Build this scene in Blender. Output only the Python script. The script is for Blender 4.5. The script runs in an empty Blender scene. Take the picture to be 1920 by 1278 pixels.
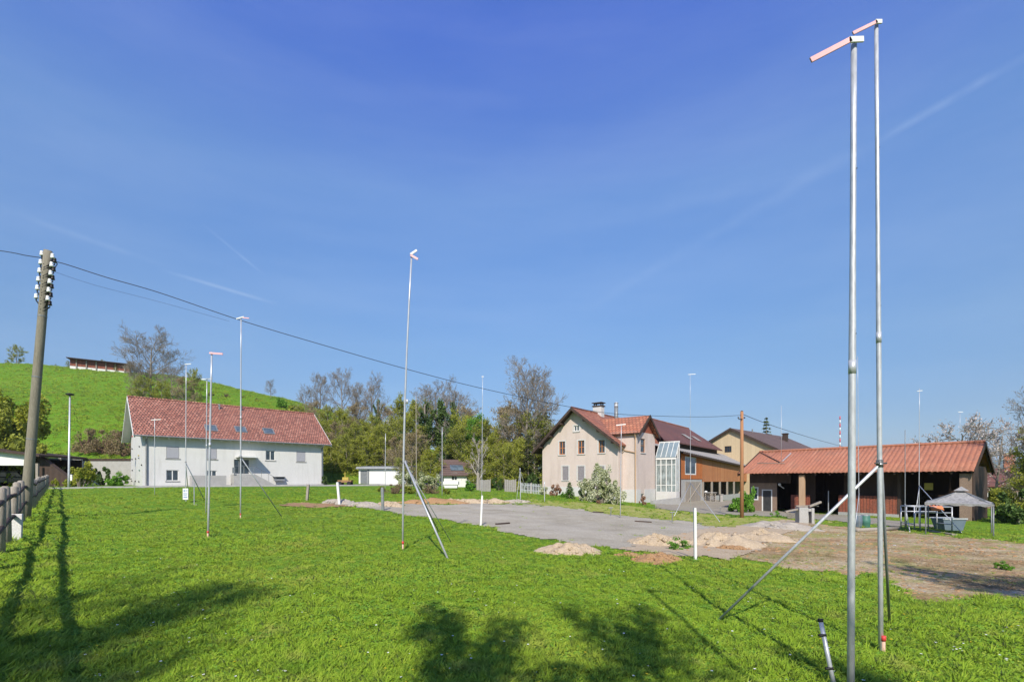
import bpy, math, random
import numpy as np
from mathutils import Vector, Matrix
R = random.Random(7)
rad = math.radians
F, CX, HY, CAMZ = 900.0, 960.0, 900.0, 1.6
scene = bpy.context.scene
COL = scene.collection

# ------------------------------------------------------------------ helpers
def P(px, py, d):
    return Vector(((px-CX)/F*d, d, CAMZ+(HY-py)/F*d))

# ---- terrain heights: rows are distances, columns are bearings
_PX = [0, 300, 520, 640, 800, 960, 1200, 1400, 1650, 1900]
_D = [0.3, 5, 10, 16, 25, 35, 46, 58, 66, 74, 90, 120, 180, 260, 600, 1500, 4500]
_Z = [[0]*10, [0]*10,
 [.25,.15,.08,.05,.02,0,-.1,-.15,-.2,-.2],
 [.38,.3,.2,.12,.06,0,-.15,-.3,-.45,-.5],
 [.55,.45,.36,.25,.14,.05,-.3,-.6,-.85,-1.0],
 [.7,.65,.58,.5,.35,.2,-.4,-1.0,-1.1,-1.25],
 [.9,.9,.82,.75,.55,.35,-.5,-1.1,-1.3,-1.4],
 [1.1,1.05,.95,.85,.65,.45,-.35,-1.0,-1.4,-1.9],
 [1.6,1.6,1.3,1.1,.8,.5,-.35,-1.2,-1.7,-2.2],
 [5.0,5.0,4.0,2.2,1.3,.7,-.4,-1.5,-2.2,-2.8],
 [13,12.5,11,7,3.4,1.2,-.5,-2,-3,-4],
 [24.5,23,20,14.5,8,3,-1,-3,-5,-8],
 [43.6,39.2,32,25,13.5,5,0,-4,-8,-14],
 [46,42,34,27,15,6,-2,-8,-14,-22],
 [42,38,30,24,12,2,-10,-20,-30,-40],
 [20,20,10,5,0,-10,-25,-35,-50,-60],
 [-20,-20,-30,-40,-50,-55,-60,-60,-60,-60]]
def pchip(x, y, xi):
    x = np.asarray(x, float); y = np.asarray(y, float)
    h = np.diff(x); dl = np.diff(y)/h
    m = np.zeros_like(y)
    for i in range(1, len(x)-1):
        if dl[i-1]*dl[i] > 0:
            w1 = 2*h[i]+h[i-1]; w2 = h[i]+2*h[i-1]
            m[i] = (w1+w2)/(w1/dl[i-1]+w2/dl[i])
    m[0] = dl[0]; m[-1] = dl[-1]
    k = np.clip(np.searchsorted(x, xi)-1, 0, len(x)-2)
    t = (xi-x[k])/h[k]
    return ((1+2*t)*(1-t)**2*y[k] + t*(1-t)**2*h[k]*m[k] + t*t*(3-2*t)*y[k+1] + t*t*(t-1)*h[k]*m[k+1])
_LD = np.log(_D); _fd = np.linspace(_LD[0], _LD[-1], 700); _fp = np.linspace(0, 1900, 191)
_t1 = np.stack([pchip(_LD, [r[c] for r in _Z], _fd) for c in range(10)], 1)
_T = np.stack([pchip(_PX, _t1[i], _fp) for i in range(700)], 0)
def gz(x, y):
    x = np.asarray(x, float); y = np.asarray(y, float)
    yy = np.maximum(y, .31)
    p = np.clip(CX+F*x/yy, 0, 1899.9)/10.0
    l = np.clip((np.log(np.minimum(yy, 4490))-_fd[0])/(_fd[1]-_fd[0]), 0, 698.99)
    i = l.astype(int); j = p.astype(int); a = l-i; b = p-j
    z = (_T[i,j]*(1-a)*(1-b)+_T[i+1,j]*a*(1-b)+_T[i,j+1]*(1-a)*b+_T[i+1,j+1]*a*b)
    w = np.clip((yy-1.5)/3, 0, 1)*np.clip((60-yy)/20, 0, 1)
    z = z + w*.022*(np.sin(x*1.1+.4*y)+np.sin(.9*y-.5*x+1)+.6*np.sin(2.3*x+1.7*y))
    far = np.clip((yy-75)/40, 0, 1)
    z = z + far*.5*(np.sin(x*.11+1)+np.sin(y*.13+x*.05))
    return z
def gzf(x, y): return float(gz(np.array([x]), np.array([y]))[0])
def hit(px, py, dmin=2.0):
    u = (px-CX)/F
    d = np.exp(np.linspace(math.log(dmin), math.log(400), 4000))
    z = gz(u*d, d)
    pr = HY-F*(z-CAMZ)/d
    k = int(np.argmax(pr <= py))
    return Vector((u*d[k], d[k], z[k]))
def G(px, d):
    x = (px-CX)/F*d
    return Vector((x, d, gzf(x, d)))

class MB:
    def __init__(s): s.v = []; s.f = []
    def face(s, pts):
        n = len(s.v); s.v += [tuple(p) for p in pts]; s.f.append(tuple(range(n, n+len(pts))))
    def hexa(s, c):
        n = len(s.v); s.v += [tuple(p) for p in c]
        for q in ((0,3,2,1),(4,5,6,7),(0,1,5,4),(1,2,6,5),(2,3,7,6),(3,0,4,7)):
            s.f.append(tuple(n+i for i in q))
    def box(s, x0, x1, y0, y1, z0, z1, M=None):
        c = [Vector(p) for p in ((x0,y0,z0),(x1,y0,z0),(x1,y1,z0),(x0,y1,z0),(x0,y0,z1),(x1,y0,z1),(x1,y1,z1),(x0,y1,z1))]
        if M: c = [M @ p for p in c]
        s.hexa(c)
    def tube(s, pts, rs, n=8, cap=True):
        pts = [Vector(p) for p in pts]
        if not hasattr(rs, '__len__'): rs = [rs]*len(pts)
        base = len(s.v)
        for i, p in enumerate(pts):
            t = (pts[min(i+1, len(pts)-1)]-pts[max(i-1, 0)])
            if t.length < 1e-9: t = Vector((0,0,1))
            t.normalize()
            a = Vector((0,0,1)) if abs(t.z) < .9 else Vector((1,0,0))
            e1 = t.cross(a).normalized(); e2 = t.cross(e1)
            for k in range(n):
                an = 2*math.pi*k/n
                s.v.append(tuple(p+(e1*math.cos(an)+e2*math.sin(an))*rs[i]))
        for i in range(len(pts)-1):
            for k in range(n):
                a = base+i*n+k; b = base+i*n+(k+1) % n
                s.f.append((a, b, b+n, a+n))
        if cap:
            s.f.append(tuple(base+k for k in range(n))[::-1])
            s.f.append(tuple(base+(len(pts)-1)*n+k for k in range(n)))
    def beam(s, p0, p1, w, h, up=(0,0,1)):
        p0 = Vector(p0); p1 = Vector(p1); t = (p1-p0).normalized(); up = Vector(up)
        if abs(t.dot(up)) > .95: up = Vector((0,1,0))
        e1 = t.cross(up).normalized()*w/2; e2 = e1.normalized().cross(t)*h/2
        s.hexa([p0-e1-e2, p0+e1-e2, p0+e1+e2, p0-e1+e2, p1-e1-e2, p1+e1-e2, p1+e1+e2, p1-e1+e2])
    def slab(s, quad, th):
        """a sloping plate: four top corners, thickness straight down"""
        q = [Vector(p) for p in quad]; lo = [p-Vector((0,0,th)) for p in q]
        s.hexa(lo+q)
    def sphere(s, c, r, nu=10, nv=6, sc=(1,1,1)):
        c = Vector(c); base = len(s.v)
        for j in range(nv+1):
            ph = math.pi*j/nv
            for i in range(nu):
                th = 2*math.pi*i/nu
                s.v.append((c.x+r*sc[0]*math.sin(ph)*math.cos(th), c.y+r*sc[1]*math.sin(ph)*math.sin(th), c.z+r*sc[2]*math.cos(ph)))
        for j in range(nv):
            for i in range(nu):
                a = base+j*nu+i; b = base+j*nu+(i+1) % nu
                s.f.append((a, b, b+nu, a+nu))
    def build(s, name, m, parent=None, smooth=False, bevel=0):
        me = bpy.data.meshes.new(name)
        me.from_pydata(s.v, [], s.f); me.update()
        if m: me.materials.append(m)
        if smooth: me.polygons.foreach_set('use_smooth', [True]*len(me.polygons))
        o = bpy.data.objects.new(name, me); COL.objects.link(o)
        if parent: o.parent = parent
        if bevel:
            b = o.modifiers.new('bevel', 'BEVEL'); b.width = bevel; b.segments = 2; b.limit_method = 'ANGLE'
        return o

def tag(o, label, cat, group=None, kind=None):
    if label: o['label'] = label
    if cat: o['category'] = cat
    if group: o['group'] = group
    if kind: o['kind'] = kind
    return o
def thing(name, label, cat, loc=(0,0,0), rz=0, group=None):
    o = bpy.data.objects.new(name, None); COL.objects.link(o)
    o.location = loc; o.rotation_euler = (0,0,rz); o.empty_display_size = .3
    return tag(o, label, cat, group)
def copy_tree(o, parent=None):
    c = o.copy(); COL.objects.link(c)
    if parent: c.parent = parent
    for ch in list(o.children): copy_tree(ch, c)
    return c

# ------------------------------------------------------------------ materials
def new_mat(name):
    m = bpy.data.materials.new(name); m.use_nodes = True
    nt = m.node_tree; b = nt.nodes['Principled BSDF']
    return m, nt, b
def N(nt, t, **kw):
    n = nt.nodes.new(t)
    for k, v in kw.items():
        if hasattr(n, k): setattr(n, k, v)
        else: n.inputs[k].default_value = v
    return n
def c4(c): return (c[0], c[1], c[2], 1)
def ramp(nt, fac, stops):
    r = nt.nodes.new('ShaderNodeValToRGB'); e = r.color_ramp.elements
    while len(e) < len(stops): e.new(.5)
    for i, (p, c) in enumerate(stops): e[i].position = p; e[i].color = c4(c)
    nt.links.new(fac, r.inputs[0]); return r.outputs[0]
def mixc(nt, fac, a, b, blend='MIX'):
    n = nt.nodes.new('ShaderNodeMix'); n.data_type = 'RGBA'; n.blend_type = blend
    for sk, v in ((n.inputs[0], fac), (n.inputs[6], a), (n.inputs[7], b)):
        if hasattr(v, 'links'): nt.links.new(v, sk)
        elif hasattr(v, '__len__'): sk.default_value = c4(v)
        else: sk.default_value = v
    return n.outputs[2]
def math_(nt, op, a, b=None, clamp=False):
    n = nt.nodes.new('ShaderNodeMath'); n.operation = op; n.use_clamp = clamp
    for i, v in enumerate((a, b)):
        if v is None: continue
        if hasattr(v, 'links'): nt.links.new(v, n.inputs[i])
        else: n.inputs[i].default_value = v
    return n.outputs[0]
def coord(nt, kind='Object', scale=(1,1,1), rot=(0,0,0)):
    t = nt.nodes.new('ShaderNodeTexCoord'); mp = nt.nodes.new('ShaderNodeMapping')
    mp.inputs['Scale'].default_value = scale; mp.inputs['Rotation'].default_value = rot
    nt.links.new(t.outputs[kind], mp.inputs[0]); return mp.outputs[0]
def noise(nt, vec, scale, detail=4, rough=.6):
    n = nt.nodes.new('ShaderNodeTexNoise'); n.inputs['Scale'].default_value = scale
    n.inputs['Detail'].default_value = detail; n.inputs['Roughness'].default_value = rough
    nt.links.new(vec, n.inputs['Vector']); return n.outputs['Fac']
def bump(nt, b, h, strength, dist=.02):
    n = nt.nodes.new('ShaderNodeBump'); n.inputs['Strength'].default_value = strength; n.inputs['Distance'].default_value = dist
    nt.links.new(h, n.inputs['Height']); nt.links.new(n.outputs[0], b.inputs['Normal'])
def pmat(name, c1, c2=None, scale=4, rough=.7, bmp=0, metal=0, stretch=(1,1,1), spec=.3, fine=None):
    m, nt, b = new_mat(name)
    if c2 is None: c2 = tuple(x*.8 for x in c1)
    v = coord(nt, 'Object', stretch)
    f = noise(nt, v, scale, 6, .65)
    col = ramp(nt, f, [(.3, c2), (.7, c1)])
    if fine:
        f2 = noise(nt, v, scale*fine, 3)
        col = mixc(nt, .45, col, ramp(nt, f2, [(.3, tuple(x*.6 for x in c2)), (.75, tuple(min(1, x*1.25) for x in c1))]))
        f = f2
    nt.links.new(col, b.inputs['Base Color'])
    b.inputs['Roughness'].default_value = rough; b.inputs['Metallic'].default_value = metal
    b.inputs['Specular IOR Level'].default_value = spec
    if bmp: bump(nt, b, f, bmp)
    return m
def brickmat(name, cols, bw, rh, ax='x', slope=1.0, mortar=.012, mcol=(.05,.03,.025), rough=.75, off=.5, blotch=None, bmp=.5, axes=None):
    """tiles or planks laid in object space; axes picks which coordinates run along and up"""
    m, nt, b = new_mat(name)
    t = nt.nodes.new('ShaderNodeTexCoord'); s = nt.nodes.new('ShaderNodeSeparateXYZ'); nt.links.new(t.outputs['Object'], s.inputs[0])
    cb = nt.nodes.new('ShaderNodeCombineXYZ')
    o = {'x': s.outputs[0], 'y': s.outputs[1], 'z': math_(nt, 'MULTIPLY', s.outputs[2], 1/slope)}
    along, up = axes or (ax, 'z')
    nt.links.new(o[along], cb.inputs[0]); nt.links.new(o[up], cb.inputs[1])
    br = nt.nodes.new('ShaderNodeTexBrick')
    br.inputs['Scale'].default_value = 1; br.inputs['Brick Width'].default_value = bw; br.inputs['Row Height'].default_value = rh
    br.inputs['Mortar Size'].default_value = mortar; br.inputs['Mortar Smooth'].default_value = .3
    br.offset = off
    br.inputs['Color1'].default_value = (0,0,0,1); br.inputs['Color2'].default_value = (1,1,1,1); br.inputs['Mortar'].default_value = (.5,.5,.5,1)
    nt.links.new(cb.outputs[0], br.inputs['Vector'])
    n = len(cols)
    col = ramp(nt, br.outputs['Color'], [(i/(n-1), c) for i, c in enumerate(cols)])
    if blotch:
        f = noise(nt, t.outputs['Object'], blotch[0], 5)
        f = ramp(nt, f, [(.42, (0,0,0)), (.65, (1,1,1))])
        col = mixc(nt, math_(nt, 'MULTIPLY', f, blotch[2]), col, blotch[1])
    f3 = noise(nt, t.outputs['Object'], 14, 4)
    col = mixc(nt, .35, col, ramp(nt, f3, [(.3, tuple(c*.55 for c in cols[0])), (.7, tuple(min(1, c*1.3) for c in cols[-1]))]))
    col = mixc(nt, br.outputs['Fac'], col, mcol)
    nt.links.new(col, b.inputs['Base Color']); b.inputs['Roughness'].default_value = rough
    b.inputs['Specular IOR Level'].default_value = .25
    inv = math_(nt, 'SUBTRACT', 1, br.outputs['Fac'])
    bump(nt, b, inv, bmp, .02)
    return m
def leafmat(name, stops, trans=.35, rough=.6, upn=0, field=None):
    m, nt, b = new_mat(name)
    g = nt.nodes.new('ShaderNodeNewGeometry'); oi = nt.nodes.new('ShaderNodeObjectInfo')
    v = coord(nt, 'Object')
    f = noise(nt, v, .9, 3)
    a = math_(nt, 'MULTIPLY', g.outputs['Random Per Island'], .45)
    a = math_(nt, 'ADD', a, math_(nt, 'MULTIPLY', ramp(nt, f, [(.35,(0,0,0)),(.65,(1,1,1))]), .4))
    a = math_(nt, 'ADD', a, math_(nt, 'MULTIPLY', oi.outputs['Random'], .15))
    col = ramp(nt, a, stops)
    for (fs, fc, lo, hi, amt) in (field or []):      # patches of the meadow itself, in metres
        f = noise(nt, g.outputs['Position'], fs, 4)
        col = mixc(nt, math_(nt, 'MULTIPLY', ramp(nt, f, [(lo,(0,0,0)),(hi,(1,1,1))]), amt), col, fc)
    nt.links.new(col, b.inputs['Base Color']); b.inputs['Roughness'].default_value = rough
    b.inputs['Specular IOR Level'].default_value = .25
    if upn:   # shading normals tilted upwards so the blades render brighter
        mx = nt.nodes.new('ShaderNodeMix'); mx.data_type = 'VECTOR'; mx.inputs[0].default_value = upn
        nt.links.new(g.outputs['Normal'], mx.inputs[4]); mx.inputs[5].default_value = (0,-.25,1)
        nv = nt.nodes.new('ShaderNodeVectorMath'); nv.operation = 'NORMALIZE'; nt.links.new(mx.outputs[1], nv.inputs[0]); nt.links.new(nv.outputs[0], b.inputs['Normal'])
    if trans:
        tr = nt.nodes.new('ShaderNodeBsdfTranslucent'); nt.links.new(col, tr.inputs[0])
        ms = nt.nodes.new('ShaderNodeMixShader'); ms.inputs[0].default_value = trans
        nt.links.new(b.outputs[0], ms.inputs[1]); nt.links.new(tr.outputs[0], ms.inputs[2])
        nt.links.new(ms.outputs[0], nt.nodes['Material Output'].inputs[0])
    return m
def glassmat(name, tint=(.02,.03,.04), rough=.04):
    m, nt, b = new_mat(name)
    v = coord(nt); f = noise(nt, v, 1.3, 3)
    nt.links.new(ramp(nt, f, [(.35, tint), (.7, tuple(c*2.2 for c in tint))]), b.inputs['Base Color'])
    b.inputs['Roughness'].default_value = rough; b.inputs['Specular IOR Level'].default_value = .6
    return m

M = {}
M['stucco'] = pmat('white_render', (.61,.60,.575), (.55,.54,.515), 1.2, .9, .15, fine=30)
def streaks(m, c, sc, lo, hi, amt):
    nt = m.node_tree; b = nt.nodes['Principled BSDF']; l = b.inputs['Base Color'].links[0].from_socket
    f = noise(nt, coord(nt, 'Object', sc), 1, 5, .6)
    nt.links.new(mixc(nt, math_(nt, 'MULTIPLY', ramp(nt, f, [(lo,(0,0,0)),(hi,(1,1,1))]), amt), l, c), b.inputs['Base Color'])
streaks(M['stucco'], (.40,.39,.36), (2.2,2.2,.25), .5, .75, .45)
M['pink'] = pmat('pink_render', (.57,.475,.42), (.51,.42,.37), .9, .9, .2, fine=35)
streaks(M['pink'], (.36,.29,.25), (1.6,1.6,.22), .5, .72, .45)
M['plinth'] = pmat('pale_plinth', (.58,.56,.54), (.45,.43,.41), 1.5, .9, .2, fine=20)
M['soffit'] = pmat('white_soffit', (.6,.6,.58), (.54,.54,.52), 2, .7)
M['concrete'] = pmat('concrete', (.42,.41,.39), (.28,.27,.25), 1.6, .9, .3, fine=14)
M['asphalt'] = pmat('asphalt', (.16,.16,.165), (.11,.11,.115), .8, .9, .2, fine=30)
M['kerbstone'] = pmat('kerbstone', (.34,.33,.31), (.25,.24,.23), 3, .9, .2)
M['tile_red'] = brickmat('red_roof_tiles', [(0.102, 0.036, 0.03), (0.289, 0.089, 0.06), (0.442, 0.187, 0.128), (0.187, 0.06, 0.043), (0.51, 0.246, 0.178)], .29, .36, slope=math.sin(rad(37.8)), mortar=.04, blotch=(.7,(.30,.13,.10),.25))
M['tile_orange'] = brickmat('orange_roof_tiles', [(0.17, 0.06, 0.043), (0.357, 0.128, 0.076), (0.255, 0.085, 0.055), (0.442, 0.196, 0.119)], .36, .42, slope=math.sin(rad(38)), mortar=.03, blotch=(.6,(.16,.075,.065),.7), axes=('y','z'))
M['tile_wing'] = brickmat('wing_roof_tiles', [(0.238, 0.081, 0.047), (0.425, 0.153, 0.085), (0.323, 0.102, 0.06), (0.493, 0.212, 0.119)], .36, .42, slope=math.sin(rad(38)), mortar=.03, blotch=(.6,(.2,.10,.08),.5))
M['tile_dark'] = brickmat('dark_barn_tiles', [(.09,.045,.04),(.15,.065,.055),(.12,.05,.045),(.19,.085,.07)], .24, .34, slope=math.sin(rad(37)), mortar=.03, blotch=(.25,(.27,.10,.075),.6), axes=('y','z'))
M['tile_brown'] = brickmat('brown_roof_tiles', [(.10,.07,.06),(.16,.11,.095),(.13,.085,.075)], .26, .36, slope=math.sin(rad(27)), mortar=.03, blotch=(.4,(.2,.14,.12),.5), axes=('y','z'))
M['shed_roof'] = pmat('corrugated_terracotta', (.38,.155,.09), (.31,.12,.07), .9, .7, .1, fine=8)
M['planks_orange'] = brickmat('orange_planks', [(.40,.12,.03),(.52,.17,.045),(.46,.14,.035)], 6, .17, axes=('z','y'), mortar=.01, off=0, blotch=(1.2,(.3,.09,.03),.5))
M['planks_brown'] = brickmat('weathered_planks', [(.32,.11,.04),(.48,.18,.065),(.40,.14,.05),(.54,.25,.11)], 6, .2, axes=('z','y'), mortar=.012, off=0, blotch=(1.0,(.26,.13,.07),.5))
M['planks_red'] = brickmat('red_brown_planks', [(.14,.04,.025),(.27,.07,.038),(.19,.05,.03),(.34,.12,.07)], 6, .2, axes=('z','x'), mortar=.014, off=0, blotch=(1.2,(.10,.055,.045),.6))
M['planks_beige'] = brickmat('beige_cladding', [(.52,.40,.25),(.56,.44,.28),(.5,.385,.24)], 12, .6, axes=('z','x'), mortar=.012, mcol=(.38,.29,.19), off=0, bmp=.3)
M['mudwall'] = pmat('brown_plaster', (.27,.19,.14), (.17,.115,.085), 1.6, .95, .3, fine=12)
streaks(M['shed_roof'], (.20,.12,.08), (1.1,.5,.5), .55, .72, .6); streaks(M['shed_roof'], (.52,.27,.17), (5,.4,.4), .55, .7, .4)
M['fibre'] = pmat('grey_fibre_cement', (.30,.28,.26), (.2,.185,.175), .8, .85, .2, fine=12)
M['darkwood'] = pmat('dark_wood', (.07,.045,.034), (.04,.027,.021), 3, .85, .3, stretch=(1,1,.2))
M['greywood'] = pmat('grey_weathered_wood', (.34,.30,.25), (.20,.17,.14), 5, .9, .4, stretch=(3,3,.3), fine=5)
M['poleswood'] = pmat('old_pole_wood', (.25,.225,.17), (.14,.125,.095), 6, .9, .3, stretch=(4,4,.25), fine=5)
M['orangewood'] = pmat('orange_pole_wood', (.36,.18,.085), (.25,.115,.055), 4, .85, .2, stretch=(4,4,.25))
M['postwood'] = pmat('pale_timber', (.46,.31,.19), (.36,.23,.14), 3, .85, .2, stretch=(3,3,.3))
M['steel'] = pmat('galvanised_tube', (.56,.57,.58), (.42,.43,.45), 5, .42, .05, metal=.35, stretch=(1,1,.3), spec=.5, fine=6)
M['steel_dark'] = pmat('dull_steel', (.24,.25,.26), (.15,.16,.16), 5, .5, .05, metal=.3)
M['alu'] = pmat('aluminium_tube', (.48,.49,.51), (.36,.37,.39), 4, .38, .0, metal=.3, spec=.5)
M['rustsheet'] = pmat('dark_sheet', (.05,.05,.05), (.03,.03,.03), 4, .6)
M['white'] = pmat('white_paint', (.66,.655,.63), (.58,.575,.55), 5, .55)
M['blind'] = pmat('roller_blind_grey', (.36,.36,.39), (.30,.30,.33), 5, .6, stretch=(.2,.2,14))
M['greymetal'] = pmat('grey_metal', (.22,.23,.24), (.16,.17,.18), 4, .5, metal=.3)
M['pinkpaint'] = pmat('faded_pink_paint', (.75,.42,.42), (.66,.34,.35), 8, .6)
M['redpaint'] = pmat('red_paint', (.62,.06,.05), (.5,.045,.04), 8, .5)
M['salmon'] = pmat('salmon_stake', (.62,.40,.30), (.52,.32,.24), 8, .7)
M['porcelain'] = pmat('white_porcelain', (.8,.8,.8), (.72,.72,.72), 8, .15, spec=.6)
M['brownceramic'] = pmat('brown_ceramic', (.045,.03,.025), (.03,.02,.02), 8, .25, spec=.5)
M['black'] = pmat('black_rubber', (.02,.02,.02), (.014,.014,.014), 8, .6)
M['wire'] = pmat('black_cable', (.03,.03,.035), (.02,.02,.025), 8, .6)
M['sand'] = pmat('sandy_soil', (.45,.36,.25), (.33,.245,.155), 3, 1, .8, fine=7)
M['soil'] = pmat('brown_soil', (.36,.215,.11), (.25,.145,.07), 3, 1, .8, fine=7)
M['greysand'] = pmat('grey_gravel_heap', (.40,.355,.295), (.28,.24,.19), 3, 1, .8, fine=9)
M['glass'] = glassmat('window_glass')
M['skyglass'] = glassmat('roof_window_glass', (.06,.08,.10), .03)
M['bark'] = pmat('grey_bark', (.26,.225,.185), (.16,.135,.11), 5, .95, .3, stretch=(2,2,.4))
M['barkpale'] = pmat('pale_bark', (.32,.29,.25), (.22,.195,.165), 5, .95, .3, stretch=(2,2,.4))
M['barkred'] = pmat('reddish_twigs', (.22,.13,.09), (.14,.085,.06), 5, .95)
M['tarp'] = pmat('weathered_awning', (.31,.30,.29), (.19,.185,.18), 2.5, .85, .1, fine=4)
M['green_plastic'] = pmat('green_plastic', (.06,.17,.13), (.045,.13,.10), 5, .5)
M['bluegrey'] = pmat('blue_grey_sheet', (.13,.17,.21), (.09,.12,.15), 3, .6)
M['yellow'] = pmat('yellow_paint', (.42,.33,.07), (.34,.26,.05), 4, .5)
M['orangefab'] = pmat('orange_cloth', (.6,.22,.10), (.48,.16,.07), 6, .8)
M['stone'] = pmat('grey_stone', (.38,.36,.33), (.25,.235,.215), 3, .95, .5, fine=6)
M['carpaint'] = pmat('black_car_paint', (.02,.021,.024), (.016,.017,.02), 4, .15, spec=.6)
M['white_roofmetal'] = pmat('pale_sheet', (.62,.62,.61), (.52,.52,.51), 2, .6)
# foliage
M['L_olive'] = leafmat('olive_spring_leaves', [(0, (0.112, 0.133, 0.02)), (0.4, (0.222, 0.254, 0.036)), (0.7, (0.347, 0.362, 0.048)), (1, (0.495, 0.484, 0.074))])
M['L_yellowgreen'] = leafmat('yellow_green_leaves', [(0, (0.148, 0.177, 0.018)), (0.5, (0.316, 0.34, 0.038)), (1, (0.527, 0.517, 0.068))])
M['L_green'] = leafmat('fresh_green_leaves', [(0, (0.054, 0.138, 0.014)), (0.5, (0.129, 0.285, 0.029)), (1, (0.239, 0.44, 0.051))])
M['L_dark'] = leafmat('dark_ivy_leaves', [(0, (0.031, 0.058, 0.013)), (0.5, (0.069, 0.121, 0.027)), (1, (0.146, 0.215, 0.053))], .2)
M['L_conifer'] = leafmat('conifer_needles', [(0, (0.051, 0.07, 0.019)), (0.5, (0.115, 0.146, 0.038)), (1, (0.241, 0.265, 0.072))], .15)
M['L_tan'] = leafmat('tan_buds', [(0, (0.164, 0.13, 0.063)), (0.5, (0.312, 0.24, 0.119)), (1, (0.444, 0.361, 0.189))], .25)
M['L_red'] = leafmat('reddish_buds', [(0, (0.156, 0.091, 0.052)), (0.5, (0.26, 0.156, 0.085)), (1, (0.338, 0.221, 0.117))], .25)
M['L_grey'] = leafmat('grey_buds', [(0,(.16,.13,.10)),(.5,(.26,.225,.17)),(1,(.34,.31,.22))], .25)
M['L_blossom'] = leafmat('white_blossom', [(0, (0.137, 0.179, 0.053)), (0.3, (0.252, 0.294, 0.105)), (0.55, (0.546, 0.557, 0.378)), (1, (0.756, 0.745, 0.651))], .3)
M['L_pinkblossom'] = leafmat('pale_pink_blossom', [(0, (0.23, 0.184, 0.149)), (0.5, (0.483, 0.402, 0.356)), (1, (0.713, 0.621, 0.586))], .3)
M['L_rose'] = leafmat('rosy_shoots', [(0,(.2,.1,.06)),(.5,(.34,.19,.12)),(1,(.42,.27,.18))], .3)
M['L_brown'] = leafmat('brown_thicket', [(0, (0.1, 0.076, 0.042)), (0.5, (0.208, 0.154, 0.078)), (1, (0.306, 0.234, 0.112))], .2)
# ------------------------------------------------------------------ world, sun, camera
SUN_EL, SUN_AZ = 40.0, 3.0     # light travels towards +Y and a little to the right
world = bpy.data.worlds.new('World'); scene.world = world; world.use_nodes = True
nt = world.node_tree; bg = nt.nodes['Background']
sky = nt.nodes.new('ShaderNodeTexSky'); sky.sky_type = 'NISHITA'; sky.sun_disc = False
sky.sun_elevation = rad(SUN_EL); sky.sun_rotation = rad(180+SUN_AZ)
sky.altitude = 450; sky.air_density = 1.0; sky.dust_density = .7; sky.ozone_density = 3.0
tc = nt.nodes.new('ShaderNodeTexCoord')
col = sky.outputs[0]
sep = nt.nodes.new('ShaderNodeSeparateXYZ'); nt.links.new(tc.outputs['Generated'], sep.inputs[0])
tint = ramp(nt, sep.outputs[2], [(0,(.275,.30,.322)),(.12,(.28,.325,.365)),(.25,(.345,.425,.475)),(.5,(.465,.60,.75)),(.69,(.345,.485,.95)),(1,(.36,.46,.72))])
col = mixc(nt, 1.0, col, tint, 'MULTIPLY')
sc_ = nt.nodes.new('ShaderNodeVectorMath'); sc_.operation = 'SCALE'; sc_.inputs['Scale'].default_value = 2.45; nt.links.new(col, sc_.inputs[0]); col = sc_.outputs[0]
# thin cirrus: noise stretched along two wind directions
def cirrus(rot, sc, lo, hi, amt, col):
    mp = nt.nodes.new('ShaderNodeMapping'); mp.inputs['Rotation'].default_value = rot; mp.inputs['Scale'].default_value = sc; mp.inputs['Location'].default_value = (.37,.11,.73)
    nt.links.new(tc.outputs['Generated'], mp.inputs[0])
    f = noise(nt, mp.outputs[0], 1.6, 7, .6)
    f = ramp(nt, f, [(lo, (0,0,0)), (hi, (1,1,1))])
    return mixc(nt, math_(nt, 'MULTIPLY', f, amt), col, (8.0, 9.0, 10.0))
col = cirrus((.2,-.5,.3), (1.2,2.2,6), .40, .9, .06, col)
col = cirrus((.1,.55,.1), (1.0,2.0,9), .42, .88, .055, col)
def contrail(p0, p1, width, amt, col, pad):
    a = Vector(((p0[0]-CX)/F, 1, (HY-p0[1])/F)).normalized(); b = Vector(((p1[0]-CX)/F, 1, (HY-p1[1])/F)).normalized()
    n = a.cross(b).normalized(); mid = (a+b).normalized(); half = math.acos(max(-1, min(1, a.dot(b))))/2
    def dot(v):
        d = nt.nodes.new('ShaderNodeVectorMath'); d.operation = 'DOT_PRODUCT'
        nt.links.new(tc.outputs['Generated'], d.inputs[0]); d.inputs[1].default_value = v; return d.outputs['Value']
    dist = math_(nt, 'ABSOLUTE', dot(n))
    band = math_(nt, 'SUBTRACT', 1, math_(nt, 'DIVIDE', dist, width), True)
    ends = nt.nodes.new('ShaderNodeMapRange'); ends.inputs[1].default_value = math.cos(half*1.05); ends.inputs[2].default_value = math.cos(half*pad)
    nt.links.new(dot(mid), ends.inputs[0])
    f = noise(nt, tc.outputs['Generated'], 14, 6)
    f = ramp(nt, f, [(.3,(0,0,0)),(.62,(1,1,1))])
    m = math_(nt, 'MULTIPLY', band, ends.outputs[0]); m = math_(nt, 'MULTIPLY', m, math_(nt, 'ADD', f, .2))
    return mixc(nt, math_(nt, 'MULTIPLY', m, amt), col, (8.0, 9.0, 10.0))
col = contrail((1640,268), (1990,68), .0075, .10, col, .6)
col = contrail((1090,585), (1640,262), .014, .045, col, .5)
col = contrail((300,505), (520,570), .004, .12, col, .3)
col = contrail((380,420), (495,515), .003, .09, col, .3)
col = contrail((10,395), (330,505), .006, .05, col, .5)
col = contrail((1100,420), (1640,300), .02, .03, col, .4)
nt.links.new(col, bg.inputs['Color']); bg.inputs['Strength'].default_value = .089

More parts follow.
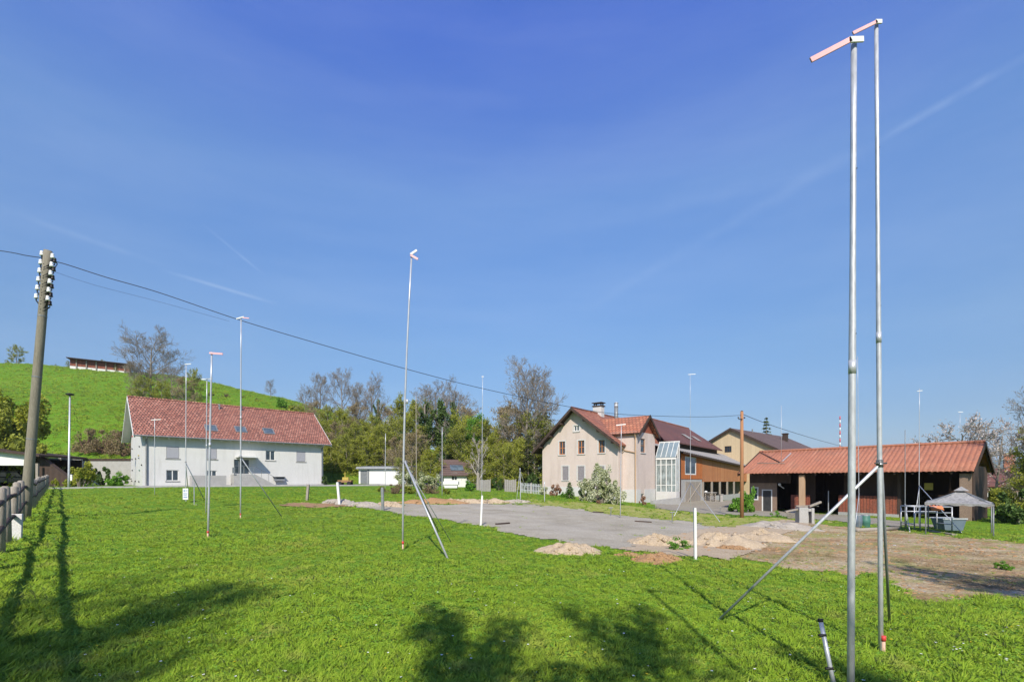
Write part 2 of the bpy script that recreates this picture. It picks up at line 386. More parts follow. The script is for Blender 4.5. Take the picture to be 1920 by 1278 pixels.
sun = bpy.data.lights.new('sun', 'SUN'); sun.energy = 5.0; sun.angle = rad(.5); sun.color = (1, .93, .80)
so = bpy.data.objects.new('sun', sun); COL.objects.link(so)
dirv = Vector((math.sin(rad(SUN_AZ))*math.cos(rad(SUN_EL)), math.cos(rad(SUN_AZ))*math.cos(rad(SUN_EL)), -math.sin(rad(SUN_EL))))
so.rotation_euler = dirv.to_track_quat('-Z', 'Y').to_euler()
cam = bpy.data.cameras.new('camera'); co = bpy.data.objects.new('camera', cam); COL.objects.link(co)
co.location = (0, 0, CAMZ); co.rotation_euler = (rad(90), 0, 0)
cam.sensor_width = 36; cam.lens = F/1920*36; cam.shift_y = (HY-639)/1920; cam.clip_end = 20000; cam.clip_start = .05
scene.camera = co
scene.view_settings.view_transform = 'Standard'; scene.view_settings.look = 'None'
scene.view_settings.exposure = 0.42; scene.view_settings.gamma = 1

# ------------------------------------------------------------------ ground
def inpoly(px, py, poly):
    ins = np.zeros(px.shape, bool); n = len(poly)
    for i in range(n):
        x0, y0 = poly[i]; x1, y1 = poly[(i+1) % n]
        if y0 == y1: continue
        c = ((y0 > py) != (y1 > py)) & (px < (x1-x0)*(py-y0)/(y1-y0)+x0)
        ins ^= c
    return ins
GRAVEL = [(600,943),(690,953),(760,966),(830,973),(905,988),(1000,1007),(1100,1024),(1190,1033),(1260,1020),(1345,1004),(1400,1000),(1400,985),(1340,988),(1290,977),(1165,966),(1060,951),(985,945),(900,943),(830,946),(750,945),(700,947),(640,938)]
DIRT = [(1335,1004),(1400,984),(1480,975),(1560,985),(1650,990),(1760,1003),(1920,1018),(2300,1040),(2300,1170),(1960,1130),(1870,1122),(1780,1135),(1715,1125),(1680,1098),(1640,1072),(1600,1084),(1510,1070),(1430,1058),(1385,1046),(1330,1024)]
YARD = [(1225,946),(1290,935),(1385,938),(1400,952),(1500,960),(1610,968),(1800,990),(1650,985),(1500,970),(1390,966),(1310,962),(1230,953)]
ROUGH = [(985,933),(1060,940),(1160,946),(1230,953),(1310,962),(1390,968),(1500,972),(1650,985),(1500,976),(1400,985),(1340,990),(1290,978),(1165,967),(1060,952),(985,946)]
SAND = [(1165,1030),(1205,1012),(1262,1004),(1335,990),(1400,984),(1470,974),(1530,978),(1505,992),(1450,1008),(1425,1024),(1410,1042),(1355,1052),(1322,1040),(1290,1050),(1255,1046),(1215,1034)]
SCAR = [(520,947),(560,942),(610,943),(680,949),(640,952),(560,951)]
def proj(x, y, z): return CX+F*x/y, HY-F*(z-CAMZ)/y
def jit(x, y, a, k=1.0):
    return a*(np.sin(x*2.1*k+1.3*y*k)+np.sin(3.7*y*k-1.9*x*k+2)+.7*np.sin(7.1*x*k+5.3*y*k))
def classes(x, y, z):
    px, py = proj(x, y, z)
    s = np.clip(10/np.maximum(y, 1), .1, 2)
    jx = px+(jit(x, y, 6, 1.0)+jit(x+9, y, 4, 2.7))*s; jy = py+(jit(y+3, x, 1.8, 1.0)+jit(y, x+5, 1.2, 2.9))*s
    return [inpoly(jx, jy, p) for p in (GRAVEL, DIRT, YARD, ROUGH, SCAR, SAND)]
us = list(np.arange(-80, 2001, 4.0))
g = 4.0; a = -80.0; left = []
while a > -12000: g *= 1.12; a -= g; left.append(a)
g = 4.0; a = us[-1]; right = []
while a < 14000: g *= 1.12; a += g; right.append(a)
cols = (np.array(left[::-1]+us+right)-CX)/F
rows = [.4]
while rows[-1] < 70: rows.append(rows[-1]*(1.05 if rows[-1] < 2 else 1.0135))
while rows[-1] < 12000: rows.append(rows[-1]*1.035)
rows = np.array(rows)
UU, DD = np.meshgrid(cols, rows)
X = UU*DD; Y = DD; Z = gz(X, Y)
def grid_mesh(name, mask, lift, m, kind='structure', lab=None, back=False):
    nr, nc = X.shape
    idx = np.arange(nr*nc).reshape(nr, nc)
    q = np.stack([idx[:-1,:-1], idx[:-1,1:], idx[1:,1:], idx[1:,:-1]], -1).reshape(-1, 4)
    if mask is not None:
        mk = mask.reshape(-1)
        q = q[(mk[q].sum(1) >= 3)]
    used, inv = np.unique(q.ravel(), return_inverse=True)
    co_ = np.stack([X.ravel()[used], Y.ravel()[used], Z.ravel()[used]+lift], 1)
    q = inv.reshape(-1, 4)
    if back:
        n = len(co_)
        co_ = np.concatenate([co_, [(-300,-300,-.06),(300,-300,-.06),(300,1.2,-.06),(-300,1.2,-.06)]])
        q = np.concatenate([q, [[n, n+1, n+2, n+3]]])
    me = bpy.data.meshes.new(name)
    me.vertices.add(len(co_)); me.vertices.foreach_set('co', co_.ravel())
    me.loops.add(q.size); me.loops.foreach_set('vertex_index', q.ravel().astype(np.int32))
    me.polygons.add(len(q)); me.polygons.foreach_set('loop_start', np.arange(0, q.size, 4, dtype=np.int32))
    me.polygons.foreach_set('use_smooth', np.ones(len(q), bool))
    me.update(); me.validate(); me.materials.append(m)
    o = bpy.data.objects.new(name, me); COL.objects.link(o)
    if kind: o['kind'] = kind
    return o
def groundmat(name, stops, sc, patches=None, fine=None, bmp=.5, dist=.04):
    m, nt, b = new_mat(name)
    t = nt.nodes.new('ShaderNodeTexCoord').outputs['Object']
    f = noise(nt, t, sc, 6, .65)
    col = ramp(nt, f, stops)
    for (ps, c, lo, hi, amt) in (patches or []):
        f2 = noise(nt, t, ps, 5, .6)
        col = mixc(nt, math_(nt, 'MULTIPLY', ramp(nt, f2, [(lo,(0,0,0)),(hi,(1,1,1))]), amt), col, c)
    h = f
    if fine:
        h = noise(nt, t, fine[0], 4, .7)
        col = mixc(nt, fine[1], col, ramp(nt, h, [(.3,(.25,.25,.25)),(.7,(1.6,1.6,1.6))]), 'MULTIPLY')
    nt.links.new(col, b.inputs['Base Color']); b.inputs['Roughness'].default_value = 1; b.inputs['Specular IOR Level'].default_value = .1
    bump(nt, b, h, bmp, dist)
    return m
M['lawn'] = groundmat('meadow_ground', [(.3,(.10,.17,.013)),(.5,(.15,.235,.02)),(.7,(.20,.275,.03))], 1.1,
    [(.35,(.27,.29,.05),.5,.7,.6),(2.3,(.11,.2,.02),.55,.7,.6),(.022,(.095,.2,.012),.42,.58,.65),(.16,(.19,.22,.03),.50,.60,.7),(.5,(.055,.135,.01),.52,.62,.6),(.07,(.06,.15,.01),.50,.58,.6),(1.5,(.16,.2,.03),.55,.65,.5),(.006,(.085,.19,.011),.3,.5,.6)], (13,.5), .6)
M['gravel'] = groundmat('pale_gravel', [(.3,(.255,.225,.17)),(.5,(.325,.29,.225)),(.7,(.375,.34,.275))], .8,
    [(.35,(.30,.265,.21),.5,.7,.6),(3,(.22,.205,.17),.62,.72,.5),(.9,(.25,.25,.15),.64,.72,.5),(.18,(.39,.355,.295),.45,.6,.5),(5,(.2,.185,.15),.66,.74,.6)], (22,.45), .5, .02)
M['dirt'] = groundmat('bare_earth', [(.3,(.28,.18,.085)),(.5,(.41,.30,.17)),(.7,(.52,.41,.27))], .9,
    [(1.1,(.27,.28,.075),.48,.6,.75),(.6,(.30,.165,.085),.5,.62,.6),(3.5,(.44,.37,.28),.56,.7,.6),(2.2,(.17,.115,.06),.58,.68,.6),(.45,(.46,.37,.24),.5,.66,.55)], (11,.5), .9, .08)
M['yard'] = groundmat('yard_gravel', [(.3,(.22,.195,.155)),(.7,(.30,.27,.22))], .8, [(.8,(.2,.2,.09),.55,.7,.6)], (18,.35), .4, .02)
M['rough'] = groundmat('patchy_turf', [(.3,(.2,.22,.045)),(.5,(.29,.29,.07)),(.7,(.37,.33,.15))], 1.4, [(2.2,(.17,.27,.035),.5,.65,.7)], (12,.5), .7)
cl = classes(X, Y, Z)
ground = grid_mesh('ground', None, 0, M['lawn'], back=True)
grid_mesh('patchy_turf', cl[3] & ~cl[0] & ~cl[1] & ~cl[2], .008, M['rough'])
grid_mesh('dirt', cl[1] & ~cl[0], .012, M['dirt'])
grid_mesh('gravel_plot', cl[0], .018, M['gravel'])
grid_mesh('yard', cl[2], .022, M['yard'])
grid_mesh('sand_bank', cl[5], .027, M['sand'])
grid_mesh('soil_scar', cl[4], .03, M['soil'])

# distant hills across the valley
def far_hills():
    mb = MB(); nu = 260
    us_ = np.linspace(-2.6, 2.6, nu)
    prof = [(2200,-60,0),(2600,-40,.25),(3000,40,.6),(3400,130,1),(3900,120,.9),(4600,60,.6),(5200,150,1.0),(6000,100,.6)]
    for (d, z, w) in prof:
        for u in us_:
            h = z + w*(14*math.sin(u*5+d*.002)+9*math.sin(u*11+1+d*.004)+4*math.sin(u*27+d))
            if d >= 3000: h += 22*w
            mb.v.append((u*d, d, h))
    for r in range(len(prof)-1):
        for k in range(nu-1):
            mb.f.append((r*nu+k, r*nu+k+1, (r+1)*nu+k+1, (r+1)*nu+k))
    m = groundmat('far_woods', [(.35,(.03,.05,.02)),(.5,(.05,.08,.025)),(.6,(.12,.16,.06))], .004, [(.02,(.2,.2,.16),.62,.66,.6)], None, .2, 5)
    o = mb.build('hills', m, None, True); o['kind'] = 'structure'
far_hills()
# ------------------------------------------------------------------ building tools
class Fr:
    """a building's own frame: s runs along its front, t into its depth, z up from its base"""
    def __init__(s, x, y, deg, zb, name, label, cat, group=None):
        s.O = Vector((x, y)); s.th = rad(deg); s.zb = zb
        s.ax = Vector((math.cos(s.th), math.sin(s.th))); s.ay = Vector((-s.ax.y, s.ax.x))
        s.root = thing(name, label, cat, (x, y, zb), s.th, group)
    def sz(s, px, py, t=0):
        u = (px-CX)/F; o = s.O+s.ay*t
        a = (u*o.y-o.x)/(s.ax.x-u*s.ax.y); d = o.y+s.ax.y*a
        return a, CAMZ+(HY-py)/F*d-s.zb
    def tz(s, px, py, sv=0):
        u = (px-CX)/F; o = s.O+s.ax*sv
        a = (u*o.y-o.x)/(s.ay.x-u*s.ay.y); d = o.y+s.ay.y*a
        return a, CAMZ+(HY-py)/F*d-s.zb
    def front(s, t0): return lambda a, z, d=0: Vector((a, t0+d, z))
    def back(s, t0): return lambda a, z, d=0: Vector((a, t0-d, z))
    def leftw(s, s0): return lambda a, z, d=0: Vector((s0+d, a, z))
    def rightw(s, s0): return lambda a, z, d=0: Vector((s0-d, a, z))
def clip_poly(rect, poly):
    out = rect
    n = len(poly)
    area = sum(poly[i][0]*poly[(i+1) % n][1]-poly[(i+1) % n][0]*poly[i][1] for i in range(n))
    if area < 0: poly = poly[::-1]
    for i in range(n):
        a, b = poly[i], poly[(i+1) % n]; inp = out; out = []
        if not inp: return []
        sd = lambda p: (b[0]-a[0])*(p[1]-a[1])-(b[1]-a[1])*(p[0]-a[0])
        for j in range(len(inp)):
            p, q = inp[j], inp[(j+1) % len(inp)]; sp, sq = sd(p), sd(q)
            if sp >= -1e-9: out.append(p)
            if (sp > 1e-9 and sq < -1e-9) or (sp < -1e-9 and sq > 1e-9):
                k = sp/(sp-sq); out.append((p[0]+(q[0]-p[0])*k, p[1]+(q[1]-p[1])*k))
    return out
def wall(mb, f, poly, openings=(), reveal=.14):
    xs = sorted(set([p[0] for p in poly]+[v for o in openings for v in o[:2]]))
    zs = sorted(set([p[1] for p in poly]+[v for o in openings for v in o[2:4]]))
    for i in range(len(xs)-1):
        for j in range(len(zs)-1):
            cx, cz = (xs[i]+xs[i+1])/2, (zs[j]+zs[j+1])/2
            if any(o[0] < cx < o[1] and o[2] < cz < o[3] for o in openings): continue
            q = clip_poly([(xs[i],zs[j]),(xs[i+1],zs[j]),(xs[i+1],zs[j+1]),(xs[i],zs[j+1])], poly)
            if len(q) >= 3: mb.face([f(a, z) for a, z in q])
    for (a0, a1, z0, z1) in [o[:4] for o in openings]:
        for (p, q) in (((a0,z0),(a1,z0)),((a1,z0),(a1,z1)),((a1,z1),(a0,z1)),((a0,z1),(a0,z0))):
            mb.face([f(p[0],p[1],0), f(q[0],q[1],0), f(q[0],q[1],reveal), f(p[0],p[1],reveal)])
def fbox(mb, f, a0, a1, z0, z1, d0, d1):
    mb.hexa([f(a0,z0,d0), f(a1,z0,d0), f(a1,z0,d1), f(a0,z0,d1), f(a0,z1,d0), f(a1,z1,d0), f(a1,z1,d1), f(a0,z1,d1)])
def window(root, f, op, fm, pm, mull=1, bars=0, sill=None, dep=.09, fw=.07, name='window', label=None, blind=None):
    a0, a1, z0, z1 = op
    e = .004
    mb = MB()
    fbox(mb, f, a0+e, a0+fw, z0+e, z1-e, dep-.03, dep+.04); fbox(mb, f, a1-fw, a1-e, z0+e, z1-e, dep-.03, dep+.04)
    fbox(mb, f, a0+fw, a1-fw, z0+e, z0+fw, dep-.028, dep+.038); fbox(mb, f, a0+fw, a1-fw, z1-fw, z1-e, dep-.028, dep+.038)
    for k in range(mull):
        c = a0+(a1-a0)*(k+1)/(mull+1); fbox(mb, f, c-fw*.6, c+fw*.6, z0+fw, z1-fw, dep-.036, dep+.03)
    for k in range(bars):
        c = z0+(z1-z0)*(k+1)/(bars+1); fbox(mb, f, a0+fw, a1-fw, c-.025, c+.025, dep-.033, dep+.028)
    w = mb.build(name, fm, root)
    if label: w['label'] = label
    g = MB(); fbox(g, f, a0+.02, a1-.02, z0+.02, z1-.02, dep+.012, dep+.03); g.build('pane', pm, w)
    if sill:
        sm = MB(); fbox(sm, f, a0-.1, a1+.1, z0-.09, z0-.004, -.07, dep-.035); sm.build('sill', sill, w)
    if blind:
        bm_ = MB(); n = 14
        for k in range(n):
            zz0 = z0+.05+(z1-z0-.06)*k/n; zz1 = z0+.05+(z1-z0-.06)*(k+.93)/n
            fbox(bm_, f, a0+.03, a1-.03, zz0, zz1, dep-.075, dep-.05)
        bm_.build('blind', blind, w)
    return w
def rect(fr, plane, x0, y0, x1, y1, off=0):
    """window opening from its two opposite corners seen on one wall plane"""
    fn = fr.sz if plane == 's' else fr.tz
    a, z = fn(x0, y0, off); b, w = fn(x1, y1, off)
    m = fn((x0+x1)/2, y0, off)[1]; n = fn((x0+x1)/2, y1, off)[1]
    return (min(a, b), max(a, b), n, m)

# ------------------------------------------------------------------ white house
W = Fr(-38.5, 50, 43.5, .9, 'white_house', 'long white rendered house with a red tiled gable roof below the green hill', 'house')
zb = W.zb; L, Wd = 18.9, 10.5; ez, rz_ = 6.29-zb, 10.9-zb; ov, sv = .7, .8
Z = lambda p: (220+p[0]/4.26, 640+p[1]/4.26)
def wr(x0, y0, x1, y1):
    a, b = Z((x0, y0)), Z((x1, y1)); return rect(W, 's', a[0], a[1], b[0], b[1])
ups = [wr(392,838,494,932), wr(716,856,795,938), wr(1185,870,1260,948), wr(1432,878,1502,958)]
lows = [wr(390,1026,490,1112), wr(716,1030,793,1090)]
door = wr(932,942,1052,1056)
hop = wr(1250,1082,1325,1112)
slope_t = (rz_-ez)/(Wd/2+ov)
wz = ez+ov*slope_t-.22
mb = MB()
wall(mb, W.front(0), [(0,-1.2),(L,-1.2),(L,wz),(0,wz)], ups+lows+[door, hop])
gab = [(0,-1.2),(Wd,-1.2),(Wd,wz),(Wd/2,rz_-.22),(0,wz)]
wall(mb, W.leftw(0), gab); wall(mb, W.rightw(L), gab)
wall(mb, W.back(Wd), [(0,-1.2),(L,-1.2),(L,wz),(0,wz)])
mb.build('wall', M['stucco'], W.root)
mb = MB()
mb.slab([(-sv,-ov,ez),(L+sv,-ov,ez),(L+sv,Wd/2,rz_),(-sv,Wd/2,rz_)], .14)
mb.slab([(L+sv,Wd+ov,ez),(-sv,Wd+ov,ez),(-sv,Wd/2+.001,rz_),(L+sv,Wd/2+.001,rz_)], .14)
roof = mb.build('roof', M['tile_red'], W.root)
mb = MB(); mb.tube([(-sv,Wd/2,rz_+.01),(L+sv,Wd/2,rz_+.01)], .12, 8); mb.build('ridge_tiles', M['tile_red'], roof)
mb = MB()
for x0, x1 in ((-sv+.01,-.005),(L+.005,L+sv-.01)):
    mb = MB(); mb.slab([(x0,-ov+.02,ez-.145),(x1,-ov+.02,ez-.145),(x1,Wd/2,rz_-.145),(x0,Wd/2,rz_-.145)], .03); mb.slab([(x1,Wd+ov-.02,ez-.145),(x0,Wd+ov-.02,ez-.145),(x0,Wd/2+.001,rz_-.145),(x1,Wd/2+.001,rz_-.145)], .03)
    mb.build('verge_soffit', M['soffit'], W.root)
mb = MB()     # verge boards and boarded eaves
for x in (-sv-.04, L+sv):
    for (t0, z0) in ((-ov, ez), (Wd+ov, ez)):
        c = [(x,t0,z0-.30),(x+.04,t0,z0-.30),(x+.04,Wd/2,rz_-.30),(x,Wd/2,rz_-.30),(x,t0,z0+.03),(x+.04,t0,z0+.03),(x+.04,Wd/2,rz_+.03),(x,Wd/2,rz_+.03)]
        mb = MB(); mb.hexa(c); mb.build('verge_board', M['white'], W.root)
mb = MB()
mb.face([(-sv,-ov+.02,ez-.15),(L+sv,-ov+.02,ez-.15),(L+sv,0,wz-.02),(-sv,0,wz-.02)])
mb.face([(-sv,Wd+ov-.02,ez-.15),(L+sv,Wd+ov-.02,ez-.15),(L+sv,Wd,wz-.02),(-sv,Wd,wz-.02)])
for k in range(22):
    x = -sv+.1+k*(L+2*sv-.2)/21; mb.beam((x,-ov+.05,ez-.24),(x,0,wz-.1), .1, .14)
mb.build('soffit', M['soffit'], W.root)
for t_, sgn in ((-ov-.06, 1), (Wd+ov+.06, 1)):
    mb = MB(); mb.tube([(-sv,t_,ez-.08),(L+sv,t_,ez-.08)], .075, 8); mb.build('gutter', M['steel_dark'], W.root)
for x, pth in ((.32, None), (L-.2, 1)):
    mb = MB(); mb.tube([(x,-ov-.05,ez-.12),(x,-ov+.05,ez-.3),(x,-.11,ez-.55),(x,-.11,-.9)], .075, 8); mb.build('downpipe', M['steel_dark'], W.root)
for i, o in enumerate(ups):
    window(W.root, W.front(0), o, M['white'] if i == 2 else M['greymetal'], M['glass'], mull=1, sill=M['concrete'],
           blind=None if i == 2 else M['blind'], label='window with its grey roller blind closed' if i != 2 else 'window with white mullion, blind open')
for o in lows:
    window(W.root, W.front(0), o, M['white'], M['glass'], mull=1, sill=M['concrete'])
d_ = window(W.root, W.front(0), door, M['greymetal'], M['glass'], mull=2, name='door')
window(W.root, W.front(0), hop, M['white'], M['glass'], mull=0)
mb = MB(); a0, a1, z0, z1 = hop
fbox(mb, W.front(0), a0-.15, a1+.15, z1+.02, z1+.06, -.45, -.01)
mb.hexa([Vector(p) for p in ((a0-.1,-.42,z1-.45),(a1+.1,-.42,z1-.45),(a1+.1,-.38,z1-.45),(a0-.1,-.38,z1-.45),(a0-.1,-.04,z1),(a1+.1,-.04,z1),(a1+.1,-.01,z1),(a0-.1,-.01,z1))])
mb.build('window_hood', M['greymetal'], W.root)
# canopy over the door
ca = W.sz(*Z((905, 905))); cb_ = W.sz(*Z((1128, 900)))
mb = MB(); fbox(mb, W.front(0), ca[0]+.5, cb_[0]-.25, door[3]+.22, door[3]+.40, -1.5, 0); mb.build('canopy', M['white'], W.root)
# landing, stairs and cheek walls
mb = MB(); lz = door[2]-.05
fbox(mb, W.front(0), door[0]-.35, door[1]+.15, -1, lz, -1.5, -.003); mb.build('landing', M['concrete'], W.root)
mb = MB(); n = 8
for k in range(n):
    zt = lz*(n-k-.6)/n
    fbox(mb, W.front(0), door[1]+.152+k*.3, door[1]+.152+(k+1)*.3, -1, zt, -1.38, -.004)
mb.build('stairs', M['concrete'], W.root)
mb = MB()
x0, x1 = door[1]+.15, door[1]+.15+n*.3
mb.hexa([Vector(p) for p in ((x0,-1.52,-1),(x1,-1.52,-1),(x1,-1.384,-1),(x0,-1.384,-1),(x0,-1.52,lz+.06),(x1,-1.52,.1),(x1,-1.384,.1),(x0,-1.384,lz+.06))])
mb.build('stair_cheek', M['concrete'], W.root)
mb = MB()
for k in range(4):
    x = x0+k*(x1-x0)/3; z_ = lz+.06-(lz-.04)*k/3; mb.tube([(x,-1.45,z_),(x,-1.45,z_+.9)], .02, 6)
mb.tube([(door[0]-.3,-1.45,lz+.95),(x0,-1.45,lz+.95),(x1,-1.45,1.0)], .025, 6)
mb.tube([(door[0]-.3,-1.45,lz),(door[0]-.3,-1.45,lz+.95)], .02, 6)
mb.build('handrail', M['greymetal'], W.root)
mb = MB(); fbox(mb, W.front(0), door[0]-.55, door[0]-.3, lz+.1, lz+.75, -1.7, -1.53); mb.build('letter_box', M['steel_dark'], W.root)
# light well wall left of the stairs
a, z_ = W.sz(*Z((595,1068)), -1.2); b = W.sz(*Z((868,1068)), -1.2)[0]
mb = MB(); fbox(mb, W.front(0), a, b, -1, z_, -1.35, -1.15); fbox(mb, W.front(0), a, a+.2, -1, z_-.003, -1.148, -.003); mb.build('parapet', M['concrete'], W.root)
# roof windows and vent pipes
def on_roof(px, py):
    best = None
    for k in range(200):
        t = -ov+(Wd/2+ov)*k/199; a, z = W.sz(px, py, t)
        e = abs(z-(ez+(t+ov)*slope_t))
        if best is None or e < best[0]: best = (e, a, t)
    return best[1], best[2]
for (x, y) in ((748,693),(985,703),(1208,718)):
    a, t = on_roof(*Z((x, y)))
    def rp(da, dt, h): 
        tt = t+dt; return Vector((a+da, tt-h*.6, ez+(tt+ov)*slope_t+h*.8))
    mb = MB()
    for (u0, u1, v0, v1) in ((-.62,-.5,-.5,.5),(.5,.62,-.5,.5),(-.5,.5,-.5,-.4),(-.5,.5,.4,.5)):
        mb.hexa([rp(u0,v0,-.02),rp(u1,v0,-.02),rp(u1,v1,-.02),rp(u0,v1,-.02),rp(u0,v0,.09),rp(u1,v0,.09),rp(u1,v1,.09),rp(u0,v1,.09)])
    w = mb.build('skylight', M['steel_dark'], W.root)
    g = MB(); g.hexa([rp(-.5,-.4,0),rp(.5,-.4,0),rp(.5,.4,0),rp(-.5,.4,0),rp(-.5,-.4,.05),rp(.5,-.4,.05),rp(.5,.4,.05),rp(-.5,.4,.05)]); g.build('pane', M['skyglass'], w)
for (x, y) in ((815,520),(990,530)):
    a, t = on_roof(*Z((x, y+20))); z0 = ez+(t+ov)*slope_t
    mb = MB(); mb.tube([(a,t,z0-.1),(a,t,z0+.45),(a,t,z0+.46),(a,t,z0+.6)], [.09,.09,.14,.12], 8); mb.build('vent_pipe', M['greymetal'], W.root)
hc = [M['redpaint'], M['yellow'], M['bluegrey'], M['green_plastic'], M['black']]
for k, (x, y) in enumerate(((125,757),(180,838),(122,856),(174,910),(122,940),(150,935),(175,930),(198,985),(124,1028),(180,1028),(120,1112),(148,1115),(176,1118))):
    t, z_ = W.tz(*Z((x, y))); mb = MB(); mb.sphere((-.06, max(.2, min(t, Wd-.2)), z_), .085, 8, 5, (.7,1.6,1)); mb.build('climbing_hold', hc[(k*2) % 5 if k % 3 == 0 else 4], W.root, True)

M['blind_dark'] = pmat('dusky_blind', (.26,.235,.245), (.2,.18,.19), 5, .6)
# ------------------------------------------------------------------ pink house
H = Fr(3.17, 50, -38, 0, 'pink_house', 'pink rendered house with brown verges, red tiled roof and a cross gable', 'house')
V = lambda x, y: (990+x/5.327, 740+y/5.327)
SR = 8.57; SA = 3.9; LZ, RZ, AZ = 4.5, 4.93, 8.73      # eaves left and right, ridge
lsl = (AZ-LZ)/(SA+.85); rsl = (AZ-RZ)/(8.92-SA)
zl = lambda s: AZ-(SA-s)*lsl if s < SA else AZ-(s-SA)*rsl
DEPTH = 17.0
gp = [(0,-1.6),(SR,-1.6),(SR,zl(SR)-.2),(SA,AZ-.2),(0,zl(0)-.2)]
def hr(x0, y0, x1, y1, t=0):
    a, b = V(x0, y0), V(x1, y1); return rect(H, 's', a[0], a[1], b[0], b[1], t)
hw = [hr(312,465,371,596), hr(500,455,563,588), hr(706,450,766,578), hr(458,307,511,362), hr(345,712,404,850), hr(498,712,562,850), hr(700,712,762,848)]
mb = MB()
wall(mb, H.front(0), gp, hw, .16)
wall(mb, H.leftw(0), [(0,-1.6),(DEPTH,-1.6),(DEPTH,zl(0)-.2),(0,zl(0)-.2)])
wall(mb, H.rightw(SR), [(0,-1.6),(DEPTH,-1.6),(DEPTH,zl(SR)-.2),(0,zl(SR)-.2)])
wall(mb, H.back(DEPTH), gp)
# cross wing
WS, WT0, WT1 = 9.95, .9, 5.4; WE, WA = 6.05, 7.85; wm = (WT0+WT1)/2
wtop = WE+.12
wo = []
a = V(1125,437); b = V(1170,575); wo.append(rect(H, 't', a[0], a[1], b[0], b[1], WS))
a = V(1125,985); b = V(1160,1035); wo.append(rect(H, 't', a[0], a[1], b[0], b[1], WS))
wall(mb, H.front(WT0), [(SR-.6,-1.8),(WS,-1.8),(WS,wtop),(SR-3.2,wtop),(SR-3.2,3.5),(SR-.6,3.5)] if False else [(SR+.002,-1.8),(WS,-1.8),(WS,wtop),(SR+.002,wtop)])
wall(mb, H.front(WT0), [(SR-2.6,4.2),(SR+.002,4.2),(SR+.002,wtop),(SR-2.6,wtop)])
wall(mb, H.back(WT1), [(SR-2.6,-1.8),(WS,-1.8),(WS,wtop),(SR-2.6,wtop)])
wall(mb, H.rightw(WS), [(WT0,-1.8),(WT1,-1.8),(WT1,wtop),(WT0,wtop)], wo, .16)
mb.build('wall', M['pink'], H.root)
mb = MB()    # brown boarded gable of the wing
wall(mb, H.rightw(WS-.02), [(WT0,wtop),(WT1,wtop),(wm,WA-.15)])
mb.build('gable_boarding', M['planks_red'], H.root, )
for (f, a0, a1, zt) in ((H.front(0), -.03, SR, .95), (H.front(WT0), SR, WS+.03, .75), (H.rightw(WS), WT0, WT1, .75)):
    mb = MB()    # plinth
    if f(0,0).x == 0: fbox(mb, f, a0, a1, -1.9, zt, -.035, -.003)
    else: 
        fbox(mb, f, a0, wo[1][0]-.02, -1.9, zt, -.035, -.003); fbox(mb, f, wo[1][0]-.02, a1, -1.9, wo[1][2]-.05, -.034, -.003)
        fbox(mb, f, wo[1][1]+.02, a1, wo[1][2]-.05, zt, -.034, -.003)
    mb.build('plinth', M['plinth'], H.root)
FO = .7
mb = MB()
mb.slab([(SA,-FO,AZ),(-.85,-FO,LZ),(-.85,DEPTH,LZ),(SA,DEPTH,AZ)], .12)
mb.slab([(8.92,-FO,RZ),(SA+.001,-FO,AZ),(SA+.001,DEPTH,AZ),(8.92,DEPTH,RZ)][::1], .12)
roof = mb.build('roof', M['tile_orange'], H.root)
mb = MB(); mb.tube([(SA,-FO,AZ+.02),(SA,DEPTH,AZ+.02)], .11, 8); mb.build('ridge_tiles', M['tile_orange'], roof)
mb = MB(); mb.box(SA-.5,SA+.5,4.6,5.3,AZ-.6,AZ+.75); ch = mb.build('chimney', M['plinth'], roof)
mb = MB(); mb.box(SA-.58,SA+.58,4.52,5.38,AZ+.751,AZ+.85)
for (x, y) in ((-.45,4.68),(.35,4.68),(-.45,5.12),(.35,5.12)): mb.box(SA+x,SA+x+.1,y,y+.1,AZ+.851,AZ+1.1)
mb.box(SA-.6,SA+.6,4.5,5.4,AZ+1.101,AZ+1.18); mb.build('chimney_cap', M['darkwood'], ch)
mb = MB()
ps = (6.6, 3.6); mb.tube([(ps[0],ps[1],WA-.8),(ps[0],ps[1],WA+1.15)], .2, 10); sp = mb.build('flue_pipe', M['steel_dark'], roof, True)
mb = MB(); mb.tube([(ps[0],ps[1],WA+1.151),(ps[0],ps[1],WA+1.5)], [.21,.19], 10); mb.tube([(ps[0],ps[1],WA+1.55),(ps[0],ps[1],WA+1.7)], [.26,.05], 10); mb.build('flue_cap', M['alu'], sp, True)
# wing roof
ww = 2.5
mb = MB()
WF = WS+.4
def inner(z): return SA+(AZ-z)/rsl-.15
mb.slab([(inner(WE-.1)-.1,WT0-.25,WE-.09),(WF,WT0-.25,WE-.09),(WF,wm,WA),(inner(WA)-.1,wm,WA)], .11)
mb.slab([(WF,WT1+.25,WE-.09),(inner(WE-.1)-.1,WT1+.25,WE-.09),(inner(WA)-.1,wm+.001,WA),(WF,wm+.001,WA)], .11)
wroof = mb.build('wing_roof', M['tile_wing'], H.root)
mb = MB()
for (t0) in (WT0-.3, WT1+.3):
    mb = MB(); mb.hexa([Vector(p) for p in ((WF,t0,WE-.42),(WF+.05,t0,WE-.42),(WF+.05,wm,WA-.26),(WF,wm,WA-.26),(WF,t0,WE-.08),(WF+.05,t0,WE-.08),(WF+.05,wm,WA+.05),(WF,wm,WA+.05))]); mb.build('verge_board', M['darkwood'], H.root)
